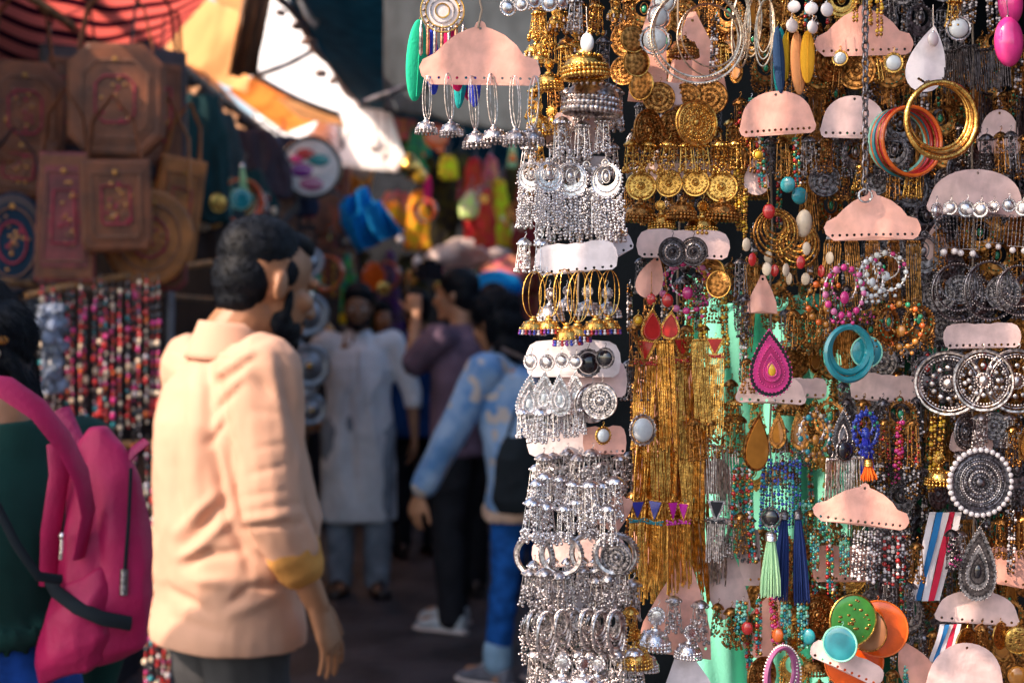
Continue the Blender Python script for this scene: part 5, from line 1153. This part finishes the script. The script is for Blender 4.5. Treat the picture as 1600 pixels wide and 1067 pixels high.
# striped awning
st = bpy.data.materials.new('striped_awning'); st.use_nodes = True; n = st.node_tree.nodes; l = st.node_tree.links
tc = n.new('ShaderNodeTexCoord'); w = n.new('ShaderNodeTexWave'); w.bands_direction = 'Y'; w.inputs['Scale'].default_value = 3.4; l.new(tc.outputs['UV'], w.inputs[0])
r = n.new('ShaderNodeValToRGB'); r.color_ramp.elements[0].color = (.06,.02,.06,1); r.color_ramp.elements[1].color = (.85,.36,.32,1); r.color_ramp.elements[0].position = .22; r.color_ramp.elements[1].position = .36
e = r.color_ramp.elements.new(.31); e.color = (.45,.03,.08,1)
l.new(w.outputs[1], r.inputs[0]); l.new(r.outputs[0], n['Principled BSDF'].inputs['Base Color']); n['Principled BSDF'].inputs['Roughness'].default_value = .9
t_ = n.new('ShaderNodeBsdfTranslucent'); mx = n.new('ShaderNodeMixShader'); mx.inputs[0].default_value = .75; l.new(r.outputs[0], t_.inputs[0]); l.new(n['Principled BSDF'].outputs[0], mx.inputs[1]); l.new(t_.outputs[0], mx.inputs[2]); l.new(mx.outputs[0], n['Material Output'].inputs[0])
def surf(name, f, nu, nv, m, label, cat, uvs=None, t=.004):
    mb = MB(); mb.sheet(f, nu, nv, m); me = mb.mesh(name)
    if uvs:
        uv = me.uv_layers.new(name='UVMap')
        for lp in me.loops:
            i = lp.vertex_index; uv.data[lp.index].uv = (i % (nu+1)/nu*uvs[0], i//(nu+1)/nv*uvs[1])
    o = link(name, me); md = o.modifiers.new('t', 'SOLIDIFY'); md.thickness = t; return tag(o, label, cat)
def awn(u, v):      # u along the alley side, v outwards over the alley
    a = at(-60,106,4.7).lerp(at(258,76,5.75), u); b = at(60,-150,4.2).lerp(at(425,-120,5.2), u)
    p = a.lerp(b, v); p.z -= .14*math.sin(math.pi*u)*(1-v*.6); p.z += .004*math.sin(u*20+v*4); return p
surf('striped_awning', awn, 50, 30, st, 'pink awning with dark stripes over the left stall', 'awning', (1, 1))
surf('roof_tarp', lambda u, v: V(-2.6+.98*u, 3.2+3.2*v, 2.78-.13*u+.03*math.sin(v*9)), 12, 20, fab('grey_tarp', (.05,.055,.065)), 'dark tarpaulin added over the left stall to shade the bags', 'tarpaulin')  # added roof, sized to keep the sun off the bags
surf('roof_tarp', lambda u, v: V(-2.6+1.15*u, 6.3+7.5*v, 2.82-.16*u+.03*math.sin(v*19)), 12, 40, fab('glowing_roof_tarp', (.9,.68,.5), trans=.85), 'peach translucent tarpaulin roof over the far left stalls', 'tarpaulin')
# tarps and cloths hung over the alley
PEA = fab('peach_tarp', (.95,.66,.42), trans=.75, var=.12, vs_=2.5, bump=.1); WHT = fab('white_sky_sheet', (.92,.92,.94), trans=.45, var=.03); BRN = fab('brown_canvas', (.30,.23,.19), trans=.35, vs_=2); ORT = fab('orange_tarp', (.88,.47,.20), trans=.75, vs_=3, var=.15); BLT = fab('blue_tarp', (.01,.36,.80), trans=.5, var=.1, vs_=3); CRM = fab('cream_cloth', (.88,.78,.74), trans=.4)
def quad(name, pts, d, m, label, cat, sag=.05, nu=24, nv=24, fold=0, ff=14):
    P4 = [at(x, y, (d[i] if isinstance(d, (list, tuple)) else d)) for i, (x, y) in enumerate(pts)]
    def f(u, v):
        p = P4[0].lerp(P4[1], u).lerp(P4[3].lerp(P4[2], u), v); p.z -= sag*math.sin(math.pi*u)*math.sin(math.pi*v)
        p.y += fold*math.sin(u*ff+v*3)+fold*.5*math.sin(u*ff*2.3+v*5+1); return p
    return surf(name, f, nu, nv, m, label, cat)
quad('tarpaulin', [(250,92),(300,-10),(408,30),(384,146)], [6.0,6.0,7.4,8.2], PEA, 'peach tarpaulin glowing with sunlight beside the striped awning', 'tarpaulin', .08)
quad('tarpaulin', [(318,-60),(400,-80),(392,70),(350,40)], [6.4,6.6,8.0,7.6], PEA, 'peach tarpaulin high above the left rail', 'tarpaulin', .03)
quad('tarpaulin', [(384,-40),(430,-60),(404,116),(356,120)], [6.2,6.2,7.0,7.0], BRN, 'brown canvas flap hanging beside the peach tarpaulin', 'tarpaulin', .03, fold=.04)
quad('tarpaulin', [(356,142),(398,118),(522,178),(446,208)], [8.2,8.4,10,10], ORT, 'orange tarpaulin strip stretched over the far left stalls', 'tarpaulin', .04)
quad('tarpaulin', [(430,150),(520,172),(540,196),(470,186)], [8.0,8.2,8.6,8.5], PEA, 'pale peach tarpaulin edge just above the orange strip', 'tarpaulin', .02)
quad('tarpaulin', [(268,106),(300,128),(296,182),(280,176)], 6.4, PEA, 'narrow peach cloth hanging below the rail beside the dark bag', 'cloth', 0)
quad('tarpaulin', [(348,168),(382,186),(392,214),(356,204)], 9, ORT, 'small orange cloth below the far rail', 'cloth', 0)
quad('tarpaulin', [(60,232),(200,228),(204,262),(66,268)], 6.8, PEA, 'peach cloth glimpsed between the two rows of leather bags', 'cloth', 0)
quad('tarpaulin', [(506,210),(548,196),(566,290),(532,300)], 10.5, fab('peach_cloth', (.9,.55,.36), trans=.5), 'peach cloth hanging above the blue tarpaulin', 'cloth', 0, fold=.05)
quad('tarpaulin', [(528,284),(584,262),(578,312),(540,312)], 10.2, fab('yellow_cloth', (.9,.56,.2), trans=.5), 'pale yellow cloth just above the blue tarpaulin', 'cloth', 0, fold=.04)
quad('tarpaulin', [(528,318),(572,290),(590,330),(534,356)], 8.7, BLT, 'upper fold of bright blue tarpaulin', 'tarpaulin', .0, fold=.05)
quad('tarpaulin', [(530,348),(592,312),(630,362),(560,396)], 8.5, BLT, 'lower sheet of bright blue tarpaulin', 'tarpaulin', .06, fold=.06)
b = MB(); rn = random.Random(4)
for x, y, r in ((560,190,20),(572,215,24),(556,222,20),(575,245,22),(548,160,14),(566,262,18),(590,205,12)): b.ball(at(x,y,9.9), r*9.9/F, CRM, 3, (1,.7,1.15))
o = link('cloth_bundle', fuse(b, 'cloth_bundle', .02, 3, lambda p: .02*noise.noise(p*9)+.012*noise.noise(V(p.x*24,p.y*24,p.z*6)))); tag(o, 'pale cream bundle of gathered cloth at the end of the awning rope', 'cloth bundle')
quad('tarpaulin', [(380,-60),(540,-60),(640,270),(400,250)], [12.4,10.8,8.7,10.4], WHT, 'bright white sheet standing in for the sky in the gap over the alley', 'tarpaulin', .1, fold=.03)  # sunlit white sheet put in place of the blown-out sky
# right canopy edge: a rope with torn cloth, dark canopy to its right
DKB = fab('dark_blue_canopy', (.035,.11,.15), trans=.7); DKG = fab('grey_canopy', (.07,.085,.10), trans=.2)
def can(u, v): return V(-1.02+(.75+.9*max(0, v-.45)/.55)*u, 5.2+9.0*v, 2.97-.10*math.sin(math.pi*u)+.02*math.sin(v*14))
surf('alley_canopy', can, 30, 40, DKB, 'dark blue canopy stretched over the right side of the alley', 'canopy')
mb = MB(); mb.tube([V(-1.04, 2.5+8.3*k/30, 2.97+.02*math.sin(k*1.3)) for k in range(31)], .02, fab('rope_cloth', (.62,.52,.50)), 8)
for k in range(26): mb.ball((-1.05+rn.uniform(-.04,.04), 3+k*.23, 2.95+rn.uniform(-.05,.05)), rn.uniform(.02,.045), fab('rope_cloth'), 2, (1,2,.6))
tag(mb.obj('canopy_rope'), 'pale rope wrapped in cloth scraps along the canopy edge', 'rope')
for (x0,y0,x1,y1,d) in ((398,118,500,72,7.9),(398,118,530,180,7.9),(530,180,534,240,9.5),(470,0,496,40,6)):
    mb = MB(); a, b_ = at(x0,y0,d), at(x1,y1,d); mb.tube([a.lerp(b_, k/8)-V(0,0,.02*math.sin(math.pi*k/8)) for k in range(9)], .018, STEEL, 6)
    tag(mb.obj('wire'), {398:'dark wire rising to the canopy rope',530:'dark wire dropping beside the cream bundle',470:'short wire at the top of the canopy rope'}[x0] if (x0,x1) != (398,530) else 'dark wire along the orange tarpaulin edge', 'wire')
quad('hanging_tarp', [(600,-60),(900,-60),(900,225),(600,174)], [5.2,4.2,4.2,5.4], DKG, 'dark grey tarpaulin hanging behind the salmon card', 'tarpaulin', 0, fold=.02, ff=9)
mb = MB(); mb.tube([at(570,160,5.2), at(700,112,4.9), at(900,60,4.4)], .012, STEEL, 8); tag(mb.obj('canopy_pole'), 'thin dark pole crossing the grey tarpaulin', 'pole')
# --- leather bags on the left
LEA = [M('brown_leather', (.19,.055,.018), .5, 0, .25, 14, .5, 160), M('tan_leather', (.40,.14,.03), .4, 0, .25, 14, .5, 160), M('dark_leather', (.045,.022,.03), .4, 0, .25, 14, .5, 160), M('red_leather', (.2,.03,.035), .42, 0, .25, 14, .5, 160)]
THR = M('pale_stitching', (.22,.10,.06), .6); TR = M('red_embroidery', (.35,.03,.06), .7)
def bag(px, py, d, w, h, shape, m, label, rz=0, tilt=0, strapL=.25, deco=True, m2=None):
    t = thing('leather_bag', label, 'bag', at(px, py, d), rz, 'leather bags hanging in the left stall'); t.rotation_euler[1] = R(tilt)
    q = w/2; c = w*.22; z = h/2; T = .06
    if shape == 'oct': out = [(-q+c,-z),(q-c,-z),(q,-z+c),(q,z-c),(q-c,z),(-q+c,z),(-q,z-c),(-q,-z+c)]
    elif shape == 'trap': out = [(-q,-z),(q,-z),(q*1.0,-z*.6),(q*.82,z),(-q*.82,z),(-q,-z*.6)]
    elif shape == 'round': out = [(q*math.cos(R(a)), z*math.sin(R(a))) for a in range(0,360,15)]
    else: out = [(-q*.85,-z),(q*.85,-z),(q,-z*.8),(q,z),(-q,z),(-q,-z*.8)]
    b = MB(); b.plate([(x*.98,y*.98) for x, y in out], T, m, -T/2)
    b.plate([(x*1.03,y*1.03) for x, y in out], .012, m2 or m, -T/2+.004); b.plate([(x*1.03,y*1.03) for x, y in out], .012, m2 or m, T/2-.012); o = b.obj('bag_body', t, smooth=False); md = o.modifiers.new('b', 'BEVEL'); md.width = .005; md.segments = 2
    b = MB(); b.plate([(x*.8,y*.8) for x, y in out], .008, m2 or LEA[0], -T/2-.005); b.obj('front_panel', t, smooth=False)
    if deco:
        e = MB(); loop = [V(x*.7, -T/2-.009, y*.7) for x, y in out]; e.tube(loop, .003, THR, 5, True); e.tube([p*.6+V(0,-.4*T/2-.0036,0) for p in loop], .0035, TR, 5, True)
        for k in range(26): a = rnd.random()*6.28; r = rnd.random(); e.ball((q*.55*r*math.cos(a), -T/2-.008, z*.6*r*math.sin(a)), .006, rnd.choice([THR,TR,AMB]), 1, (1,.4,1))
        e.obj('embroidery', t)
    b = MB(); L = strapL
    b.tube([(-q*.8,0,z*.9),(-q*.6,0,z+L*.6),(0,0,z+L),(q*.6,0,z+L*.6),(q*.8,0,z*.9)], .010, m, 8, r2=.004); b.obj('shoulder_strap', t)
    b = MB(); b.lathe([(.001,.006),(.008,.005),(.009,0)], BRZ, (0,-T/2-.006,z*.72), 16, 'Y'); b.obj('clasp', t)
    return t
bag(182,158,4.4,.28,.34,'oct',LEA[0],'large octagonal brown leather bag hanging under the striped awning',.15,0,.2)
bag(112,160,4.75,.20,.36,'rect',LEA[2],'dark leather bag with long straps left of the octagonal bag',.4)
bag(36,178,4.5,.24,.32,'oct',LEA[0],'brown leather bag with curved panel at the top left edge',.5)
bag(34,112,4.9,.26,.16,'rect',LEA[2],'dark flat bag with a row of studs under the awning corner',.3,-5)
bag(240,180,4.9,.22,.44,'rect',LEA[2],'tall dark leather bag at the right of the octagonal bag',.7,0)
bag(268,200,5.3,.12,.5,'trap',LEA[2],'narrow dark leather bag at the right end of the upper row',.9,0)
bag(102,340,4.3,.17,.38,'trap',LEA[0],'tall brown bag with red ribbons in the lower row',.2,0,.2,m2=LEA[3])
bag(182,322,4.3,.20,.27,'rect',LEA[0],'square embroidered brown bag in the middle of the lower row',.25,-2,.2)
bag(232,372,4.5,.27,.30,'round',LEA[1],'large rounded tan leather bag at the right of the lower row',.3,8,.3,m2=LEA[1])
bag(275,330,4.9,.16,.36,'rect',LEA[1],'tan leather bag hanging behind the large rounded tan bag',.6,8,.2,m2=LEA[1])
bag(22,380,4.3,.20,.30,'round',LEA[2],'round dark bag at the left edge above the woman',.2,0,.2,m2=fab('navy_panel', (.01,.03,.06)))
bag(30,262,4.5,.22,.18,'rect',LEA[0],'small brown bag below the bag with the curved panel',.3,6,.15)
bag(262,425,4.6,.12,.12,'oct',LEA[3],'small dark red bag just left of the man in the peach shirt',.3,0,.1)
bag(140,238,4.9,.22,.22,'rect',LEA[2],'dark bag hanging in the gap between the two rows',.3,0,.15)
# dark garments and goods receding along the left
def garment(px, py, d, w, h, m, label, rz=0, name='hanging_garment', cat='garment', top_w=.5, sleeves=False):
    t = tag(link(name, None, None, at(px, py, d), (0,0,rz)), label, cat); b = MB(); rings = []
    for k in range(9):
        v = k/8; ww = w/2*(top_w+(1-top_w)*min(1, v*2.2)); rings.append((V(0,0,-h*v), V(ww,0,0), V(0,.018+.016*v,0)))
    b.loft(rings, m, 26); link('cloth', fuse(b, 'cloth', .012, 2, folds(.022, 14, 1.5, px)), t)
    b = MB(); b.tube([(0,0,.10),(.02,0,.08),(0,0,.04),(-w*.25,0,-.01),(w*.25,0,-.01),(0,0,.04)], .005, STEEL, 6); b.obj('hanger', t)
    return t
DT = fab('dark_teal_cloth', (.012,.05,.06)); BK2 = fab('charcoal_brown_cloth', (.05,.035,.035)); GN = fab('bright_green_cloth', (.02,.35,.10))
garment(318,150,6.2,.24,.55,DT,'dark teal garment hanging from the left rail next to the narrow bag',.5)
garment(345,175,6.6,.22,.5,fab('slate_cloth', (.04,.07,.09)),'slate garment hanging right of the dark teal one',.5)
garment(395,205,7.4,.40,.34,fab('dusky_violet_cloth', (.055,.045,.07)),'dusky violet cloth bundle hanging below the orange strip',.4)
garment(440,215,7.8,.40,.42,fab('navy_cloth', (.02,.03,.07)),'navy garment hanging below the far rail',.4)
garment(380,268,7.0,.34,.32,DT,'dark teal cloth above the head of the man in the peach shirt',.3)
garment(325,275,6.6,.30,.40,BK2,'charcoal brown cloth left of the head of the man in the peach shirt',.3)
b = MB(); a, c = at(340,264,6.6), at(392,288,7.0); b.cap(a, c, .018, .022, GN); o = link('rolled_cloth', fuse(b, 'rolled_cloth', .008, 2, lambda p: .006*noise.noise(p*30))); tag(o, 'small bright green rolled cloth above the man in the peach shirt', 'cloth')
rn = random.Random(12)
LB = [(430,330,8.0,BK2,'charcoal brown'),(470,320,8.6,LEA[0],'brown'),(500,340,9.2,LEA[2],'dark'),(455,400,8.2,BK2,'dull grey'),(490,420,9.0,LEA[0],'small brown'),(410,300,7.6,LEA[2],'narrow dark'),(512,300,9.6,LEA[3],'dark red'),(530,420,10.2,BK2,'far grey')]
for i, (x, y, d, m, q) in enumerate(LB):
    bag(x, y, d, .30+.05*(i % 3), .36, ('rect','trap','oct')[i % 3], m, f'{q} bag {("above","beside","past")[i % 3]} the peach shirted man, {ORD[i]} along the far stalls', .6, 0, .2, True)
# round framed picture drum
t = thing('round_mirror', 'round white framed mirror with black rim hanging near the blue tarpaulin', 'mirror', at(486,262,7.6), .3)
b = MB(); b.lathe([(.01,.01),(.13,.012),(.155,0),(.155,-.03)], fab('white_board', (.72,.74,.8)), (0,0,0), 36, 'Y'); b.obj('face', t); b = MB(); b.ring((0,0,0), .16, .012, BLACK, 40, 8); b.obj('rim', t)
b = MB()
for x, z, s, c in ((-.03,.07,.04,RED),(.04,.04,.045,TEAL),(-.05,-.02,.05,PURP),(.03,-.03,.035,fab('white_board')),(0,-.09,.05,gem('mauve_stone',(.4,.12,.28))),(-.08,.04,.03,PINK)): b.ball((x,-.014,z), s, c, 2, (1.3,.15,.7))
b.obj('painted_flowers', t)
# silver plates on the dark hangings
for i, (x, y, s) in enumerate(((482,410,.7),(480,492,1),(482,572,1),(486,640,.7),(455,470,.6),(458,550,.6))):
    t = thing('metal_plate', f'{ORD[i]} dull silver plate hanging beside the kurta man', 'plate', at(x, y, 7.2), .3, 'silver plates hung in a column')
    b = MB(); b.lathe([(.005,.03),(.05*s,.025),(.075*s,.006),(.10*s,.012),(.115*s,0),(.11*s,-.008)], M('dull_silver', (.32,.34,.38), .45, .7, .2, 20), (0,0,0), 28, 'Y'); b.obj('dish', t)
    b = MB(); b.ball((0,-.03,0), .02*s, GOLD, 2); b.obj('boss', t); b = MB(); b.tube([(0,0,.11*s),(0,0,.2*s)], .003, DARK, 5); b.obj('cord', t)
def bulb(px, py, d, r, m, label, name='hanging_bauble', cat='ornament', grp=None):
    t = thing(name, label, cat, at(px, py, d), 0, grp); b = MB(); b.lathe([(.01,r*1.3),(r*.35,r*1.1),(r*.4,r*.9),(r*.85,r*.5),(r,0),(r*.8,-r*.55),(r*.3,-r*.9),(.003,-r)], m, (0,0,0), 20); b.obj('globe', t)
    b = MB(); b.tube([(0,0,r*1.2),(0,.0,r*1.2+.25)], .003, DARK, 5); b.obj('cord', t)
GLW = M('amber_glass', (.85,.42,.12), .2, 0, .1, 20, coat=.5)
bulb(512,518,8.2,.04,GLW,'amber glass bauble hanging at the shoulder of the kurta man')
for i, (x, y, d, r, m, n_) in enumerate(((318,335,6.4,.05,GLW,'large pale amber'),(334,345,6.5,.04,GLW,'small pale amber'),(306,275,6.3,.03,CREAM,'small cream'),(410,313,6.6,.022,PEARL,'tiny pearl'),(318,352,6.4,.03,CREAM,'low cream'),(590,336,9,.035,CREAM,'cream'),(588,228,9,.05,PEARL,'white'),(604,240,9,.04,PEARL,'second white'),(640,262,8.5,.07,GOLD,'golden'),(655,275,8.5,.05,YEL,'yellow'),(625,375,8.8,.03,PEARL,'bright white'),(652,410,9,.035,PEARL,'silver white'),(622,248,9,.03,PEARL,'third white'))):
    bulb(x, y, d, r, m, f'{n_} bauble {"left of the dark haired man" if x < 420 else "hanging above the photographing man"} at the {ORD[i]} cord', grp='shiny baubles over the stalls')
# bead necklace curtain
PAL = [RED,PINK,PEARL,CREAM,TEAL,RED,RED,BLACK,ORNG,DARK,RED,PINK,CREAM,DARK,DARK,BLACK]
rn = random.Random(21); NX = 19; pr = []
for i in range(10):
    b = MB(); z = 0; b2 = MB(); L = rn.uniform(.38,.54)
    while z > -L:
        r = rn.choice([.003,.0035,.004,.006,.009]); c = rn.choice(PAL); x = rn.uniform(-.003,.003); b.ball((x,0,z-r), r, c, 1, (.9,.9,rn.choice([1,1.4,1]))); z -= r*2
    b2.tube([(0,0,.02),(0,0,-L)], .002, DARK, 4); pr.append((b.mesh('beads'), b2.mesh('cord')))
for i in range(NX):
    px = 62+i*10.4; d = 4.0+.04*(i % 3)+rn.uniform(-.03,.03); q = pr[rn.randrange(10)]
    t = thing('bead_necklace', f'{ORD[i]} colourful bead necklace from the left in the curtain under the leather bags', 'necklace', at(px+rn.uniform(-3,3), 446-i*.4+rn.uniform(-5,16), d), rn.uniform(-.3,.3), 'bead necklaces hanging as a curtain')
    link('beads', q[0], t); link('cord', q[1], t)
for i in range(5):
    px = 230+i*10; t = thing('bead_necklace', f'{ORD[i]} long bead string of five between the backpack and the peach shirt', 'necklace', at(px, 690, 3.9+.06*i), 0, 'long bead strings below the wooden bar')
    for zz in (0,): link('beads', pr[i][0], t); link('cord', pr[i][1], t)
    px = 228+i*9; t = thing('bead_necklace', f'{ORD[i]} lowest bead string of five beside the trousers of the man in peach', 'necklace', at(px, 930, 3.7+.06*i), 0, 'lowest bead strings')
    link('beads', pr[9-i][0], t); link('cord', pr[9-i][1], t)
mb = MB(); mb.tube([at(40,462,4.2), at(120,444,4.3), at(200,430,4.45), at(330,410,4.8)], .011, M('bamboo', (.42,.20,.07), .5), 8); tag(mb.obj('bamboo_rod'), 'thin bamboo rod carrying the curtain of beads', 'rod')
mb = MB(); mb.tube([at(130,696,4.2), at(250,694,4.3)], .013, M('bamboo'), 8); tag(mb.obj('bamboo_rod'), 'short bamboo rod below the curtain of beads', 'rod')
def wrap(px, py, d, w, h, label):
    c = at(px, py, d); m = M('clear_wrap', (.42,.50,.66), .25, 0, .3, 14, .8, 40, trans=.4)
    def f(u, v):
        q = noise.noise(V(u*5+px, v*7, 1)); q2 = noise.noise(V(u*13, v*15+px, 2))
        return c+V((u-.5)*2*w*(1-.4*v)+.02*q, .06*q+.03*q2, -(v-.5)*2*h+.015*q2)
    surf('wrapped_goods', f, 24, 30, m, label, 'wrapped goods', t=.01)
wrap(82,545,3.9,.035,.12,'bluish plastic wrapped goods beside the head of the woman with the backpack'); wrap(66,478,4.4,.05,.04,'pale wrapped goods above the hair of the woman with the backpack')
# far end: coloured goods
CL = [('orange',(.85,.22,.03)),('red',(.55,.02,.04)),('dark brown',(.04,.025,.02)),('pink',(.7,.12,.2)),('golden yellow',(.8,.42,.04)),('black',(.012,.012,.016)),('teal',(.02,.25,.27)),('maroon',(.2,.015,.03)),('violet',(.12,.04,.25)),('cream',(.7,.55,.45))]
cols = {n: fab(n.replace(' ', '_')+'_garment_cloth', c, trans=.15, vs_=16, col2=(min(1, c[0]*.8+.06), min(1, c[1]*2.2+.03), c[2]*.6)) for n, c in CL}
G = [(652,300,9.0,.16,.36,'orange'),(620,300,9.4,.26,.22,'pink'),(612,318,9.2,.22,.16,'orange'),(690,262,9.2,.22,.55,'black'),(720,240,9.4,.20,.4,'dark brown'),(742,250,9.0,.16,.50,'red'),(766,250,9.2,.15,.55,'pink'),(782,282,9.1,.13,.42,'golden yellow'),(800,250,9.3,.16,.5,'black'),(758,300,8.8,.12,.34,'red'),(700,245,9.0,.14,.14,'golden yellow'),(735,300,8.9,.14,.16,'cream'),(668,248,9.5,.2,.3,'dark brown'),(600,170,9.8,.16,.4,'black'),(630,150,9.6,.2,.3,'pink'),(622,200,9.6,.2,.3,'black'),(655,200,9.5,.16,.3,'teal'),(610,395,10.6,.14,.5,'violet'),(570,395,10.4,.16,.6,'black'),(545,400,9.8,.12,.4,'teal'),(825,260,9.0,.2,.8,'maroon'),(600,415,11,.3,.6,'violet'),(640,400,11.2,.3,.7,'black'),(820,400,9.4,.3,.8,'pink'),(530,250,10.8,.22,.5,'maroon'),(540,440,10.2,.1,.3,'golden yellow'),(590,460,11,.2,.4,'teal')]
seen = {}
for x, y, d, w, h, c in G:
    seen[c] = seen.get(c, 0)+1
    garment(x, y, d, w, h, cols[c], f'{ORD[seen[c]-1]} {c} garment hanging at the far end {"left of" if x < 640 else "above" if x < 730 else "right of"} the photographing man', rn.uniform(-.4,.4))
def heap(px, py, d, w, h, m, label):
    b = MB(); c = at(px, py, d); rn2 = random.Random(px+py)
    for k in range(9): b.ball(c+V(rn2.uniform(-w,w), rn2.uniform(-.1,.1), rn2.uniform(-h,h)), rn2.uniform(.07,.12), m, 2, (1.4,1,.7))
    o = link('cloth_heap', fuse(b, 'cloth_heap', .02, 2, lambda p: .02*noise.noise(p*12))); tag(o, label, 'cloth heap')
heap(735,398,9.0,.22,.04,fab('blush_cloth', (.75,.62,.60), trans=.2),'pale blush heap of cloth behind the head of the photographing man')
heap(790,440,8.8,.08,.1,cols['pink'],'pink heap of cloth left of the gold hoops'); heap(775,446,8.6,.03,.02,BLT,'small blue cloth beside the head of the photographing man')
heap(800,400,9.2,.1,.12,cols['cream'],'cream heap of cloth behind the silver column')
# buildings closing the alley and dark stall fronts
block('far_wall', (-3.2,14.2,0), (3.5,14.4,3.2), wall, 'dark stall fronts closing the far end of the alley', 'wall')
block('side_wall', (.75,4.2,0), (.9,14,2.35), fab('right_stall_board', (.03,.03,.04)), 'dark stall fronts along the right side of the alley', 'wall')
for i, (x, y, d) in enumerate(((-1.3,1.1,11.2),(-.4,1.0,12),(.3,1.05,11))):
    t = thing('market_table', ['low market table at the far left end','low market table at the far middle','low market table at the far right end'][i], 'table', (x, d, 0)); b = MB(); b.box((-.5,-.4,.7),(.5,.4,.74), WOOD); b.obj('table_top', t)
    for sx_ in (-.45,.45):
        for sy_ in (-.35,.35): b = MB(); b.box((sx_-.02,sy_-.02,0),(sx_+.02,sy_+.02,.699), WOOD); b.obj('leg', t)

surf('shade_awning', lambda u, v: V(-3.3+1.75*u, .75+1.2*v, 2.5+.03*math.sin(v*9)), 12, 12, fab('grey_tarp'), 'unseen grey awning added to shade the woman at the left edge', 'awning')  # added above the view to keep direct sun off the woman

# small goods hanging in bunches all along the far stalls
rn = random.Random(77)
ZN = [((395,300,245,330,7.2,9), 14, 'below the far left rail'),((440,360,530,470,7.8,9.6), 12, 'between the dark bags and the kurta man'),((596,200,830,330,8.2,9.4), 20, 'above the photographing man'),((300,330,235,330,6.0,6.8), 8, 'left of the dark haired man'),((600,395,700,450,9.4,10.5), 8, 'behind the hands with the camera'),((545,400,600,450,9,10), 6, 'above the head of the kurta man')]
KD = ['s_mix','s_red','th_mint','s_gold','p_orange','c_pink','sh_pink','f_teal','s_green','b_red','th_orange','f_gold','p_bigpearl','co','s_pearl','d_pink','f_orange','m_gold_s','l_mag','l_green']
for (x0,y0,x1,y1,d0,d1), n, w in ZN:
    if x0 > x1: x0, y0, x1, y1 = 300, 235, 420, 330
    xs = sorted(rn.uniform(x0, x1) for _ in range(n))
    for i, x in enumerate(xs):
        k = KD[rn.randrange(len(KD))]; t = place(k, x, rn.uniform(y0, y1)-10, rn.uniform(d0, d1), f'{ORD[i]} small blurred trinket from the left {w}', 'trinket', f'trinkets {w}')
        q = rn.uniform(1.8, 3.2); t.scale = (q,q,q)
